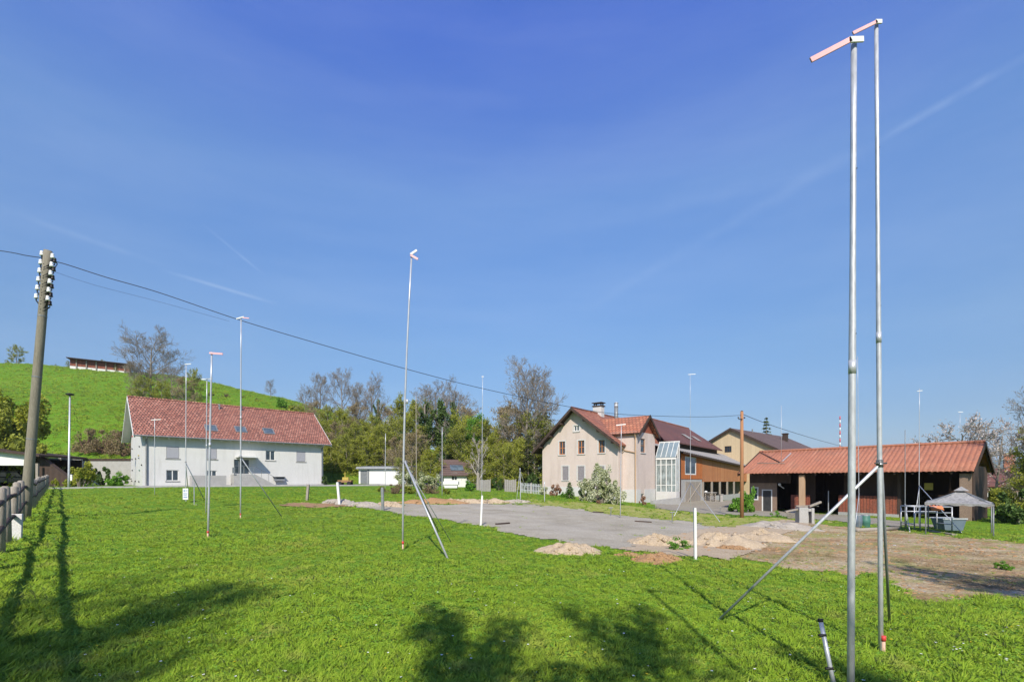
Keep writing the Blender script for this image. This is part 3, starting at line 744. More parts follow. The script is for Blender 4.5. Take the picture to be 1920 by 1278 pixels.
for (s0, z0) in ((-.9, LZ-.02), (8.97, RZ-.02)):
    mb = MB(); mb.hexa([Vector(p) for p in ((s0,-FO-.05,z0-.28),(s0,-FO,z0-.28),(SA,-FO,AZ-.28),(SA,-FO-.05,AZ-.28),(s0,-FO-.05,z0+.04),(s0,-FO,z0+.04),(SA,-FO,AZ+.04),(SA,-FO-.05,AZ+.04))]); mb.build('verge_board', M['darkwood'], H.root)
mb = MB()     # purlin ends and boarded soffit under the verge
for s_ in (.1, 1.3, 2.6, 5.2, 6.7, 8.2):
    z_ = zl(s_)-.33; mb = MB(); mb.box(s_-.09,s_+.09,-FO+.02,0,z_-.1,z_+.1); mb.build('purlin', M['darkwood'], H.root)
mb = MB()
mb.face([(-.85,-FO+.01,LZ-.13),(SA,-FO+.01,AZ-.13),(SA,0,AZ-.13),(-.85,0,LZ-.13)]); mb.face([(8.92,-FO+.01,RZ-.13),(SA,-FO+.01,AZ-.13),(SA,0,AZ-.13),(8.92,0,RZ-.13)])
mb.face([(-.85,0,LZ-.13),(-.85,DEPTH,LZ-.13),(0,DEPTH,zl(0)-.21),(0,0,zl(0)-.21)])
mb.build('soffit', M['darkwood'], H.root)
mb = MB(); mb.tube([(SR-2.2,WT0-.28,WE-.1),(WF,WT0-.28,WE-.1)], .06, 7); mb.build('gutter', M['darkwood'], H.root)
mb = MB(); mb.tube([(WS-.05,WT0-.25,WE-.15),(WS-.08,WT0-.08,WE-.55),(WS-.08,WT0-.08,-1.4)], .055, 7); mb.tube([(8.9,-.4,RZ-.15),(SR+.2,WT0-.07,RZ-.5),(WS-.1,WT0-.08,RZ-.75)], .045, 6); mb.build('downpipe', M['postwood'], H.root)
for i, o in enumerate(hw):
    if i < 3: window(H.root, H.front(0), o, M['planks_brown'] if i < 2 else M['orangewood'], M['glass'], 1, 1, sill=M['plinth'], label='window with brown wooden frame')
    elif i == 3: window(H.root, H.front(0), o, M['white'], M['glass'], 1, 0, sill=M['plinth'], label='small attic window')
    else: window(H.root, H.front(0), o, M['steel_dark'], M['glass'], 0, 0, sill=M['plinth'], blind=M['blind_dark'], label='window with its grey blind down')
# pale window surrounds, proud of the render
for i, o in enumerate(hw):
    mb = MB(); a0, a1, z0, z1 = o; f = H.front(0)
    fbox(mb, f, a0-.14, a0-.003, z0-.003, z1+.12, -.018, -.002); fbox(mb, f, a1+.003, a1+.14, z0-.003, z1+.12, -.018, -.002); fbox(mb, f, a0-.003, a1+.003, z1+.003, z1+.12, -.018, -.002)
    mb.build('window_surround', M['plinth'], H.root)
window(H.root, H.rightw(WS), wo[0], M['orangewood'], M['glass'], 0, 1, sill=M['plinth'], label='small window with orange wooden frame')
window(H.root, H.rightw(WS), wo[1], M['white'], M['glass'], 0, 0, label='cellar window')

# ------------------------------------------------------------------ conservatory
K = Fr(H.O.x+H.ax.x*9.98+H.ay.x*5.5, H.O.y+H.ax.y*9.98+H.ay.y*5.5, -38, 0, 'conservatory', 'white framed glass conservatory on a pale base beside the pink house', 'conservatory')
kw = K.sz(1268, 900)[0]; KF = K.sz(1255, 857)[1]; KS = K.sz(1255, 921)[1]; KD = 1.0; KB = KF+1.55
mb = MB(); mb.box(0,kw,0,KD,-1.8,KS); mb.build('base_wall', M['plinth'], K.root)
mb = MB()
pf = lambda x0,x1,z0,z1,y0=0,y1=.08: mb.box(x0,x1,y0,y1,z0,z1)
for x in (0, kw*.24, kw*.5, kw*.76, kw-.08): pf(x,x+.08,KS+.002,KF-.2)
pf(0,kw,KF-.2,KF,-.03,.1); pf(.08,kw-.08,KS+.6,KS+.66,.01,.07); pf(.08,kw-.08,KF-.75,KF-.68,.01,.07)
for y in (KD*.5, KD-.08): mb.box(kw-.08,kw,y,y+.08,KS+.002,KF+(KB-KF)*y/KD-.1); mb.box(0,.08,y,y+.08,KS+.002,KF+(KB-KF)*y/KD-.1)
for k in range(5):
    x = k*(kw-.06)/4; mb.beam((x+.03,-.05,KF+.03),(x+.03,KD,KB+.03), .045, .08)
mb.beam((0,KD,KB+.05),(kw,KD,KB+.05), .1, .12)
mb.build('frame', M['white'], K.root)
M['conglass'] = pmat('pale_conservatory_glass', (.33,.38,.38), (.07,.085,.08), 1.3, .1, spec=.7, stretch=(2,2,1))
M['congroof'] = pmat('bluish_roof_glass', (.23,.28,.30), (.12,.16,.185), .6, .08, spec=.7)
mb = MB(); mb.box(.03,kw-.03,.035,.055,KS,KF-.1); mb.box(kw-.05,kw-.035,.06,KD,KS,KF-.1); mb.box(.03,.045,.06,KD,KS,KF-.1)
mb.build('pane', M['conglass'], K.root)
mb = MB(); mb.slab([(0,-.06,KF+.02),(kw,-.06,KF+.02),(kw,KD,KB+.02),(0,KD,KB+.02)], .02); mb.build('roof_pane', M['congroof'], K.root)

# ------------------------------------------------------------------ dark barn behind
B = Fr(H.O.x+H.ay.x*17.2, H.O.y+H.ay.y*17.2, -38, 0, 'barn', 'tall barn with dark red mossy tiled roof behind the pink house', 'barn')
bz, be = 9.65, 6.1; BL = 17.4
mb = MB()
mb.slab([(SA,0,bz),(-1,0,be),(-1,BL,be),(SA,BL,bz)], .14); mb.slab([(8.9,-6.5,be),(SA+.001,0,bz),(SA+.001,BL,bz),(8.9,BL,be)], .14)
roof = mb.build('roof', M['tile_dark'], B.root)
mb = MB(); mb.tube([(SA,0,bz+.02),(SA,BL,bz+.02)], .12, 8); mb.build('ridge_tiles', M['tile_orange'], roof)
mb = MB()
for (tt) in (6, 10): mb = MB(); mb.slab([(7.6,tt,be+1.05),(6.6,tt,be+1.76),(6.6,tt+1.6,be+1.76),(7.6,tt+1.6,be+1.05)], .03); mb.build('skylight', M['fibre'], roof)
mb = MB(); gp2 = [(-.2,-1),(8.2,-1),(8.2,be+.35),(SA,bz-.16),(-.2,be+.3)]
wall(mb, B.front(.15), gp2); wall(mb, B.back(BL-.3), gp2)
wall(mb, B.rightw(8.2), [(.15,-1),(BL-.3,-1),(BL-.3,be+.3),(.15,be+.3)]); wall(mb, B.leftw(-.2), [(.15,-1),(BL-.3,-1),(BL-.3,be+.3),(.15,be+.3)])
mb.build('wall', M['darkwood'], B.root)

# ------------------------------------------------------------------ orange timber annex with grey lean-to roof
ux = (1277-CX)/F
A = Fr(ux*50, 50, -38, 0, 'timber_annex', 'orange timber annex with grey sheet lean-to roof between conservatory and shed', 'barn')
# its long wall runs along t at s = 0
AL = 30.0
aeave = lambda t: 4.54-.030*t
Q = lambda x, y: (1200+x/4.915, 740+y/4.915)
awin = rect(A, 't', *Q(415,570), *Q(517,735))
t_mid = A.tz(*Q(575,700))[0]; zlow = A.tz(*Q(480,775))[1]; zlow2 = A.tz(*Q(750,798))[1]
mb = MB(); wall(mb, A.rightw(0), [(0,zlow),(t_mid,zlow),(t_mid,aeave(t_mid)-.1),(0,aeave(0)-.1)], [awin], .12)
wall(mb, A.front(0), [(-3.4,-.4),(0,-.4),(0,aeave(0)-.1),(-3.4,aeave(0)+.9)]); mb.build('orange_wall', M['planks_orange'], A.root)
window(A.root, A.rightw(0), awin, M['white'], M['glass'], 1, 0, dep=.03, fw=.13, label='wide window in white frame')
mb = MB(); wall(mb, A.rightw(-.02), [(t_mid,zlow2),(AL,zlow2),(AL,aeave(AL)-.12),(t_mid,aeave(t_mid)-.12)]); mb.build('plank_wall', M['planks_brown'], A.root)
mb = MB(); wall(mb, A.rightw(-.05), [(0,-1.8),(t_mid,-1.8),(t_mid,zlow),(0,zlow)]); mb.build('ground_floor_wall', M['concrete'], A.root)
mb = MB(); g0 = A.tz(*Q(412,880))[0]; g1 = A.tz(*Q(565,880))[0]; gzt = A.tz(*Q(490,800))[1]
fbox(mb, A.rightw(-.05), g0+.4, g1-.3, -1.2, gzt, -.05, -.002)
for k in range(4):
    q = g0+.4+(g1-g0-.7)*(k+.5)/4; fbox(mb, A.rightw(-.05), q-.05, q+.05, -1.2, gzt, -.08, -.051)
mb.beam((.05,g0+.5,-.9),(.05,g1-.4,gzt-.1), .1, .05)
mb.build('garage_door', M['greywood'], A.root)
mb = MB(); mb.box(-.06,.06,t_mid-.1,AL,-1.8,-.3)
mb.build('low_wall', M['concrete'], A.root)
for k in range(5):
    t = t_mid+.1+k*3.6; mb = MB(); mb.box(-.1,.1,t,t+.22,-.299,zlow2-.002); mb.build('post', M['greywood'], A.root)
mb = MB(); mb.box(-3.3,-3.1,t_mid,AL,-1.8,aeave(AL)); mb.build('back_wall', M['darkwood'], A.root)
mb = MB()
# corrugated sheet: ribs across the slope
nrib = 60; tt = np.linspace(-1.6, 42, nrib*4+1)
for k, t in enumerate(tt):
    h = .035*math.sin(k*math.pi/2)
    for (s, up) in ((.45,0.0),(-1.2,.48),(-3.4,1.05),(-4.6,1.05)):
        zz = aeave(t) if s > 0 else (aeave(t)*(1-up/1.05)+(5.45)*(up/1.05))+(.35 if s < -4 else .18 if s < -3 else 0)
        mb.v.append((s, t, zz+h+.03))
for k in range(len(tt)-1):
    for j in range(3):
        a = k*4+j; mb.f.append((a, a+4, a+5, a+1))
rf = mb.build('roof', M['fibre'], A.root)
md = rf.modifiers.new('thick', 'SOLIDIFY'); md.thickness = .05; md.offset = -1
mb = MB(); mb.beam((.42,-.5,aeave(-.5)-.1),(.42,AL,aeave(AL)-.1), .05, .2); mb.build('fascia', M['darkwood'], A.root)

# ------------------------------------------------------------------ beige barn
E = Fr(34.1, 75, 0, 0, 'beige_barn', 'beige clad barn with brown roof rising behind the orange annex', 'barn')
E.root.rotation_euler = (0,0,-math.atan2(.75,.66)); EL = 22.6
ez0, ezr = 9.77, 6.2
mb = MB(); poly = [(-6.9,-2),(6.5,-2),(6.5,ezr+.05),(0,ez0-.25),(-6.9,ezr-.1)]
ea = E
def ewin(px, py):
    th = -math.atan2(.75,.66); ax = Vector((math.cos(th), math.sin(th))); u = (px-CX)/F
    a = (u*75-34.1)/(ax.x-u*ax.y); return a, CAMZ+(HY-py)/F*(75+ax.y*a)
w0 = ewin(*Q(768,472)); w1 = ewin(*Q(832,527)); eo = (w0[0], w1[0], w1[1], w0[1])
wall(mb, E.front(.4), poly, [eo], .1); wall(mb, E.rightw(6.5), [(.4,-2),(EL-.5,-2),(EL-.5,ezr+.05),(.4,ezr+.05)]); wall(mb, E.back(EL-.5), poly)
mb.build('wall', M['planks_beige'], E.root)
window(E.root, E.front(.4), eo, M['darkwood'], M['glass'], 2, 0)
mb = MB(); mb.slab([(0,0,ez0),(-7.3,0,ezr-.25),(-7.3,EL,ezr-.25),(0,EL,ez0)], .16); mb.slab([(7.0,0,ezr-.05),(.001,0,ez0),(.001,EL,ez0),(7.0,EL,ezr-.05)], .16)
roof = mb.build('roof', M['tile_brown'], E.root)
mb = MB(); mb.box(2.2,2.9,15.2,15.9,7.5,9.6); ch = mb.build('chimney', M['darkwood'], roof); mb = MB(); mb.box(2.1,3.0,15.1,16,9.602,9.75); mb.build('chimney_cap', M['darkwood'], ch)
mb = MB(); mb.tube([(0.3,7.5,9.4),(.3,7.5,10.1)], .12, 8); mb.build('vent_pipe', M['greymetal'], roof)
mb = MB()
for (s0, z0) in ((-7.3,ezr-.27),(7.0,ezr-.07)):
    mb = MB(); mb.hexa([Vector(p) for p in ((s0,-.06,z0-.3),(s0,-.001,z0-.3),(0,-.001,ez0-.32),(0,-.06,ez0-.32),(s0,-.06,z0+.05),(s0,-.001,z0+.05),(0,-.001,ez0+.05),(0,-.06,ez0+.05))]); mb.build('verge_board', M['darkwood'], E.root)

# ------------------------------------------------------------------ open shed
SX, SY = 20.26, 43.05
S = Fr(SX, SY, -51.5, -1.25, 'open_shed', 'long open fronted shed with corrugated terracotta roof and red brown planks', 'shed')
SL = 15.4; e0, r0 = 2.2-S.zb, 4.25-S.zb; rw = 4.25; bw = 8.5; OV = 1.55
T = lambda x, y: (1380+x/5.327, 780+y/5.327)
ztop = lambda t: e0+(r0-e0)*t/rw
mb = MB(); nw = 52; pp = 8
xs = [SL*k/(nw*pp) for k in range(nw*pp+1)]
rowt = [(-.05,e0-.03),(1.4,None),(2.85,None),(rw,r0),(rw+.001,r0),(6.4,None),(bw+.05,e0-.03)]
for x in xs:
    h = .05*abs(math.sin(math.pi*x*nw/SL))**.8+.006*math.sin(x*3.1)
    for (t, z) in rowt:
        zz = ztop(t) if t <= rw else r0-(r0-e0)*(t-rw)/(bw-rw)
        mb.v.append((x, t, zz+h))
nr = len(rowt)
for k in range(len(xs)-1):
    for j in range(nr-1):
        a = k*nr+j; mb.f.append((a, a+nr, a+nr+1, a+1))
rf = mb.build('roof', M['shed_roof'], S.root, True)
md = rf.modifiers.new('thick', 'SOLIDIFY'); md.thickness = .02; md.offset = -1
mb = MB(); mb.tube([(0,rw,r0+.06),(SL,rw,r0+.06)], .12, 8); mb.build('ridge_tiles', M['shed_roof'], rf)
mb = MB()
for k in range(16):
    x = .1+k*(SL-.2)/15
    mb.beam((x,.05,e0-.12),(x,rw,r0-.14), .1, .16); mb.beam((x,bw-.05,e0-.12),(x,rw,r0-.14), .1, .16)
mb.beam((0,OV,ztop(OV)-.32),(SL,OV,ztop(OV)-.32), .18, .2); mb.beam((0,rw,r0-.35),(SL,rw,r0-.35), .16, .2)
mb.build('rafters', M['darkwood'], S.root)
mb = MB()
for x in (-.05, SL+.01):
    for t0 in (0, bw):
        mb = MB(); mb.hexa([Vector(p) for p in ((x,t0,e0-.26),(x+.04,t0,e0-.26),(x+.04,rw,r0-.24),(x,rw,r0-.24),(x,t0,e0+.05),(x+.04,t0,e0+.05),(x+.04,rw,r0+.07),(x,rw,r0+.07))]); mb.build('verge_board', M['darkwood'], S.root)
# front wall line at t = OV
def st(x, y): p = T(x, y); return S.sz(p[0], p[1], OV)
hz = ztop(OV)-.45
x_m0 = .35; x_d0 = st(410,800)[0]; x_d1 = st(548,800)[0]; x_p = st(738,800)[0]; x_q = st(800,800)[0]; x_r0 = st(1025,850)[0]
x_r1 = S.sz(1686, 940, OV)[0]; x_e = S.sz(1824, 930, OV)[0]
wn = (*(sorted((st(152,760)[0], st(224,760)[0]))), st(188,836)[1], st(188,706)[1])
dn = (*(sorted((st(258,800)[0], st(362,800)[0]))), -.25, st(310,730)[1])
zpl = S.sz(1508, 927.5, OV)[1]; zpr = S.sz(1630, 929, OV)[1]; zpm = S.sz(1430, 905, OV)[1]
zpm = max(zpm, wn[3]+.08, dn[3]+.08)
mb = MB(); wall(mb, S.front(OV), [(x_m0,-.6),(x_d0,-.6),(x_d0,zpm),(x_m0,zpm)], [wn, dn], .2); mb.build('plaster_wall', M['mudwall'], S.root)
mb = MB(); fbox(mb, S.front(OV), x_m0, x_d1, zpm+.002, hz, -.03, .05); mb.build('upper_boards', M['darkwood'], S.root)
window(S.root, S.front(OV), wn, M['white'], M['glass'], 0, 1, dep=.02, fw=.1)
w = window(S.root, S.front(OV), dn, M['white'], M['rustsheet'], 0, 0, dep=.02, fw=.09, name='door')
mb = MB(); fbox(mb, S.front(OV), x_r0, x_r1, .35, zpr, -.02, .04); mb.build('plank_wall', M['planks_red'], S.root)
mb = MB(); fbox(mb, S.front(OV), x_d1, x_p, .35, zpl, -.02, .04); mb.build('plank_wall', M['planks_red'], S.root)
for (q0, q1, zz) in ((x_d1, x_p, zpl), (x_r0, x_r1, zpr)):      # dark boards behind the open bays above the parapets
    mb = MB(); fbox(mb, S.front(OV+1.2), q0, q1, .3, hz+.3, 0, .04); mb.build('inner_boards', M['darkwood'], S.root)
mb = MB(); fbox(mb, S.front(OV), x_p+.02-.35, x_q-.4, -.6, ztop(.25)-.3, -1.35, -1.1); mb.build('post', M['postwood'], S.root)
mb = MB(); fbox(mb, S.front(OV), SL-.75, SL-.2, -.6, ztop(.3)-.3, -1.25, -.8); mb.build('post', M['mudwall'], S.root)
mb = MB(); fbox(mb, S.front(OV), x_r1-.1, x_r1+.1, -.6, ztop(OV)-.42, -.05, .1); mb.build('post', M['darkwood'], S.root)
mb = MB(); fbox(mb, S.front(OV), x_d1, x_p, -.6, .349, -.1, .15); fbox(mb, S.front(OV), x_r0, x_r1, -.6, .349, -.1, .15); mb.build('plinth', M['concrete'], S.root)
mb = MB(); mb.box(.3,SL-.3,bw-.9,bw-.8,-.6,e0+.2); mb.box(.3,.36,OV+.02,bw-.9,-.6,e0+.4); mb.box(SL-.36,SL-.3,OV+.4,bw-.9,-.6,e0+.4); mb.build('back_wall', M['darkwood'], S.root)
mb = MB()
for k in range(7): mb.box(x_d0+.3+k*1.7,x_d0+.42+k*1.7,bw-2.4,bw-2.28,-.4,e0)
mb.box(x_d0,SL-.5,bw-2.42,bw-2.26,1.6,1.72); mb.build('inner_frame', M['darkwood'], S.root)
mb = MB(); a = S.sz(1733,905,OV+1.0); b = S.sz(1746,918,OV+1.0); fbox(mb, S.front(OV+1.0), a[0], b[0]+.1, b[1], a[1], 0, .04); mb.build('yellow_board', M['yellow'], S.root)
mb = MB(); a = st(905,740)[0]; fbox(mb, S.front(OV+.3), a, a+.05, -.1, 2.0, 0, .05); mb.build('pipe', M['alu'], S.root)
mb = MB(); mb.sphere(S.front(OV)(st(445,680)[0], st(445,680)[1], -.2), .12, 8, 5); mb.tube([S.front(OV)(st(445,690)[0], st(445,690)[1], -.2), S.front(OV)(st(480,720)[0], st(480,720)[1], 0)], .03, 6); mb.build('yard_lamp', M['white'], S.root)
mb = MB(); mb.box(-.2,SL+.3,.35,OV+1.5,-1.2,-.12); mb.box(4.5,SL-3,-.1,.349,-1.2,-.3); mb.build('platform', M['concrete'], S.root)
# brackets of two survey rods fixed on the shed roof are built with the rods

# ------------------------------------------------------------------ small far houses
def small_house(name, label, px, d, deg, w, l, wallh, roofh, wm, rm, zoff=0, ov=.4):
    g = G(px, d); fr = Fr(g.x, g.y, deg, g.z+zoff, name, label, 'house')
    mb = MB(); gp = [(-l/2,-2),(l/2,-2),(l/2,wallh),(-l/2,wallh)]
    wall(mb, fr.front(0), gp, [(-l*.3,-l*.15,.9,2.0),(l*.1,l*.25,.9,2.0)], .1); wall(mb, fr.back(w), gp)
    g2 = [(0,-2),(w,-2),(w,wallh),(w/2,wallh+roofh-.1),(0,wallh)]
    wall(mb, fr.leftw(-l/2), g2); wall(mb, fr.rightw(l/2), g2); mb.build('wall', wm, fr.root)
    for o in ((-l*.3,-l*.15,.9,2.0),(l*.1,l*.25,.9,2.0)): window(fr.root, fr.front(0), o, M['white'], M['glass'], 1)
    mb = MB(); k = roofh/(w/2)
    mb.slab([(-l/2-ov,-ov,wallh-ov*k),(l/2+ov,-ov,wallh-ov*k),(l/2+ov,w/2,wallh+roofh),(-l/2-ov,w/2,wallh+roofh)], .15)
    mb.slab([(l/2+ov,w+ov,wallh-ov*k),(-l/2-ov,w+ov,wallh-ov*k),(-l/2-ov,w/2+.001,wallh+roofh),(l/2+ov,w/2+.001,wallh+roofh)], .15)
    rf = mb.build('roof', rm, fr.root)
    return fr, rf
fr, rf = small_house('hip_house', 'low house with brown tiled roof half hidden behind pollarded tree', 868, 66, 14, 7, 5.2, 1.9, 2.0, M['white'], M['tile_brown'])
mb = MB(); mb.slab([(-1.6,.6,2.33),(.2,.6,2.33),(.2,1.9,3.08),(-1.6,1.9,3.08)], .03); mb.build('solar_panel', M['skyglass'], rf)
fr, rf = small_house('brick_roof_house', 'low house with red brown roof and white chimney at right of shed', 1886, 58, -40, 8, 7, 3.0, 2.0, M['mudwall'], M['tile_dark'])
mb = MB(); mb.box(.2,1.2,3.5,4.4,4,6.9); mb.build('chimney', M['shed_roof'], rf)
fr2, rf2 = small_house('hill_chalet', 'pale house roof just showing over the wood', 748, 150, 20, 6, 7, 3, 1.6, M['white'], M['white_roofmetal'], 2.0)
# hill barn
g0 = P(131, 697, 163); g1 = P(243, 705, 172)
dv = Vector((g1.x-g0.x, g1.y-g0.y)); dl = dv.length; an = math.atan2(dv.y, dv.x)
hb = thing('hill_barn', 'long low barn of reddish boards on a white base at the hilltop', 'barn', (g0.x, g0.y, g0.z-.1), an)
mb = MB(); mb.box(0,dl,0,7,-4,2.2); mb.build('base_wall', M['white'], hb)
mb = MB(); mb.box(0,dl,.02,7,2.202,4.6); mb.build('board_wall', M['planks_red'], hb)
mb = MB(); mb.hexa([Vector(p) for p in ((-.8,-1.4,4.55),(dl+.8,-1.4,4.55),(dl+.8,8,5.5),(-.8,8,5.5),(-.8,-1.4,4.8),(dl+.8,-1.4,4.8),(dl+.8,8,5.75),(-.8,8,5.75))]); mb.build('roof', M['darkwood'], hb)
for k in range(6):
    mb = MB(); x = 1.5+k*(dl-3)/5; mb.box(x,x+.3,-.25,.0,-1,4.5); mb.build('post', M['greywood'], hb)

# white garden shed
a = hit(690, 907); g = thing('garden_shed', 'small white shed with grey roof and dark door on the lawn', 'shed', (a.x, a.y, a.z), rad(-6))
d = a.y; pxm = d/F
mb = MB(); w_, h_ = 104*pxm, 28*pxm
op = (.14*w_*0+.25, .25+13*pxm, 0, 25*pxm)
o_ = -18*pxm
f = lambda aa, z, dd=0: Vector((aa+o_, dd, z))
wall(mb, f, [(0,-.4),(w_,-.4),(w_,h_),(0,h_)], [op], .1); mb.box(o_,o_+.02,0.01,3,-.4,h_); mb.box(o_+w_-.02,o_+w_,.01,3,-.4,h_); mb.box(o_,o_+w_,2.98,3,-.4,h_)
mb.build('wall', M['white'], g)
mb = MB(); fbox(mb, f, op[0]+.01, op[1]-.01, .01, op[3]-.01, .05, .09)
for k in range(3): fbox(mb, f, op[0]+.1, op[1]-.1, .2+k*.55, .6+k*.55, .03, .049)
mb.build('door', M['greymetal'], g)
mb = MB(); fbox(mb, f, op[1]+.05, op[1]+.3, -.3, h_-.02, -.06, -.002); mb.build('corner_board', M['greymetal'], g)
mb = MB(); mb.hexa([Vector(p) for p in ((o_-.3,-.4,h_+.02),(o_+w_+.3,-.4,h_+.02),(o_+w_+.3,3.3,h_+.22),(o_-.3,3.3,h_+.22),(o_-.2,-.3,h_+.32),(o_+w_+.2,-.3,h_+.32),(o_+w_+.2,3.2,h_+.52),(o_-.2,3.2,h_+.52))]); mb.build('roof', M['greymetal'], g)
# ------------------------------------------------------------------ vegetation
def rvec(r):
    while True:
        v = Vector((r.uniform(-1,1), r.uniform(-1,1), r.uniform(-1,1)))
        if .05 < v.length < 1: return v.normalized()
def leaf(mb, p, s, r, asp=.6, n=None):
    n = n or rvec(r); a = n.orthogonal().normalized(); a = (a*math.cos(q := r.uniform(0, 6.28))+n.cross(a)*math.sin(q)); b = n.cross(a)
    h = s/2; mb.face([p-a*h, p+b*h*asp, p+a*h, p-b*h*asp])
def branch_tree(seed, H=10, r0=.2, clear=.2, spread=.35, kids=(14,6,5,3), up=.25, leafn=0, leafs=.16, leafspread=.4, twig=.012, gn=.7, lean=0, droop=0, crown_shape=1.0, taper=.55):
    """returns (wood, leaves): tapered trunk, limbs and twigs, and leaf faces along the twigs"""
    r = random.Random(seed); W_ = MB(); Lf = MB()
    def grow(p, dirv, ln, rr, lev, nseg):
        pts = [p.copy()]; d = dirv.copy()
        for i in range(nseg):
            d = (d+rvec(r)*(.16 if lev else .05)+Vector((0,0,up*.35-droop*.3*(lev > 0)))*(1 if lev else .3)).normalized()
            pts.append(pts[-1]+d*ln/nseg)
        tp = taper if lev else .35
        W_.tube(pts, [max(twig*.7, rr*(1-(1-tp)*i/nseg)) for i in range(nseg+1)], (7,5,3,3,3)[lev], cap=False)
        if lev < len(kids):
            n = kids[lev]
            for k in range(n):
                f = (clear+(1-clear)*(k+r.random()*.8)/n) if lev == 0 else .25+.75*(k+r.random())/n
                f = min(f, .99); i = min(int(f*nseg), nseg-1); q = pts[i].lerp(pts[i+1], f*nseg-i)
                ax = (pts[i+1]-pts[i]).normalized(); side = rvec(r); side = (side-ax*side.dot(ax)).normalized()
                if lev == 0:
                    an = 2.4*k+r.uniform(-.5,.5); side = Vector((math.cos(an), math.sin(an), 0))
                    shape = math.sin(math.pi*min(1, (.18+.82*(1-(f-clear)/(1-clear))**crown_shape)))*.55+.45*(1-(f-clear)/(1-clear))
                    l2 = H*spread*(.45+.75*shape)*r.uniform(.75,1.15)
                    dd = (side*(1.0-.3*f)+ax*(up+.55*f)).normalized()
                else:
                    l2 = ln*gn*r.uniform(.55,1.0)*(1-.35*f); dd = (side*.85+ax*.8).normalized()
                grow(q, dd, l2, max(twig, rr*(1-.6*f)*.5), lev+1, (6,4,3,2,2)[lev+1])
        if lev >= len(kids)-1 and leafn:
            for k in range(leafn):
                i = r.randrange(nseg); q = pts[i].lerp(pts[i+1], r.random())+rvec(r)*leafspread*r.random()
                leaf(Lf, q, leafs*r.uniform(.6,1.3), r)
    grow(Vector((0,0,-.3)), Vector((lean,0,1)).normalized(), H*.97, r0, 0, 9)
    return W_, Lf
def bush_mesh(seed, rx, ry, h, n, s, clumps=14, fill=.55, low=.05, asp=.6, stems=8):
    r = random.Random(seed); W_ = MB(); Lf = MB(); cs = []
    for k in range(clumps):
        v = rvec(r); v.z = abs(v.z); q = r.random()**.4
        c = Vector((v.x*rx*q*.8, v.y*ry*q*.8, low*h+v.z*h*q*.82)); cs.append((c, r.uniform(.22,.5)*fill))
    for k in range(n):
        c, w = r.choice(cs); v = rvec(r)*w*(r.random()**.5)
        p = c+Vector((v.x*rx, v.y*ry, v.z*h*.7))
        if p.z < .02: p.z = r.uniform(.02,.15*h)
        leaf(Lf, p, s*r.uniform(.6,1.4), r, asp)
    for k in range(stems):
        c, w = r.choice(cs); b = Vector((r.uniform(-.2,.2)*rx, r.uniform(-.2,.2)*ry, -.1))
        W_.tube([b, b.lerp(c, .5)+rvec(r)*.05*h, c], [.03*h**.5,.02*h**.5,.008], 4, False)
    return W_, Lf
def conifer_mesh(seed, H=10, rb=.22, n=9000, s=.3, asp=.35):
    r = random.Random(seed); W_ = MB(); Lf = MB()
    W_.tube([(0,0,-.3),(0,0,H*.5),(0,0,H)], [.2,.11,.02], 7, False)
    lay = 26
    for k in range(lay):
        f = k/(lay-1); z = H*(.06+.92*f); R_ = H*rb*(1-f)**.85+.12; nb = max(5, int(13*(1-f))+4)
        for j in range(nb):
            a = r.uniform(0, 6.28); L_ = R_*r.uniform(.65,1.1); tip = Vector((math.cos(a)*L_, math.sin(a)*L_, z-.35*L_+.1*L_*r.random()))
            W_.tube([(0,0,z), tip], [.03,.008], 3, False)
            m = int(n/(lay*10)*(.4+L_/(H*rb)))
            for q in range(m):
                g_ = r.random()**.7; p = Vector((0,0,z)).lerp(tip, g_)+rvec(r)*.16*(.4+g_)*H*.05
                d = Vector((math.cos(a), math.sin(a), -.5)); nn = (Vector((0,0,1))+rvec(r)*.7).normalized()
                leaf(Lf, p, s*r.uniform(.6,1.3), r, asp, nn)
    return W_, Lf
def ivy_mesh(seed, H=10, n=7000, s=.22):
    W_, L2 = branch_tree(seed, H, .22, .35, .24, (10,4,4), .35, 0)
    r = random.Random(seed+5); Lf = MB()
    cols_ = [(Vector((0,0,.6)), Vector((0,0,H*.95)), .85)]
    for k in range(7):
        a = r.uniform(0, 6.28); z0 = H*r.uniform(.3,.7); q = r.uniform(.8,1.9)
        cols_.append((Vector((0,0,z0)), Vector((math.cos(a)*q, math.sin(a)*q, z0+r.uniform(1.2,3))), .55))
    for k in range(n):
        a, b, w = r.choice(cols_) if r.random() > .5 else cols_[0]
        f = r.random(); p = a.lerp(b, f)+rvec(r)*w*(1.25-.75*f)*r.random()**.5*(.75+.4*math.sin(f*13+k % 2))
        leaf(Lf, p, s*r.uniform(.6,1.4), r)
    return W_, Lf
def make_plant(name, meshes, wood, leafm, part='crown', stem='trunk'):
    root = thing(name, None, None)
    if meshes[0].v: meshes[0].build(stem, wood, root, True)
    if meshes[1].v: meshes[1].build(part, leafm, root)
    return root
PROTO = {}
def proto(key, name, meshes, wood, leafm, H, part='crown', stem='trunk'):
    PROTO[key] = [make_plant(name, meshes, wood, leafm, part, stem), H, False, name]
proto('bare1', 'bare_tree', branch_tree(11, 10, .19, .16, .40, (17,8,6,4), .3, 1, .10, .25, .013), M['bark'], M['L_grey'], 10)
proto('bare2', 'bare_tree', branch_tree(23, 10, .16, .14, .34, (17,8,5,4), .45, 2, .10, .3, .013), M['bark'], M['L_grey'], 10)
proto('bigbare', 'bare_tree', branch_tree(5, 10, .22, .14, .46, (18,9,7,4), .2, 1, .10, .25, .016, .75, crown_shape=.8), M['bark'], M['L_tan'], 10)
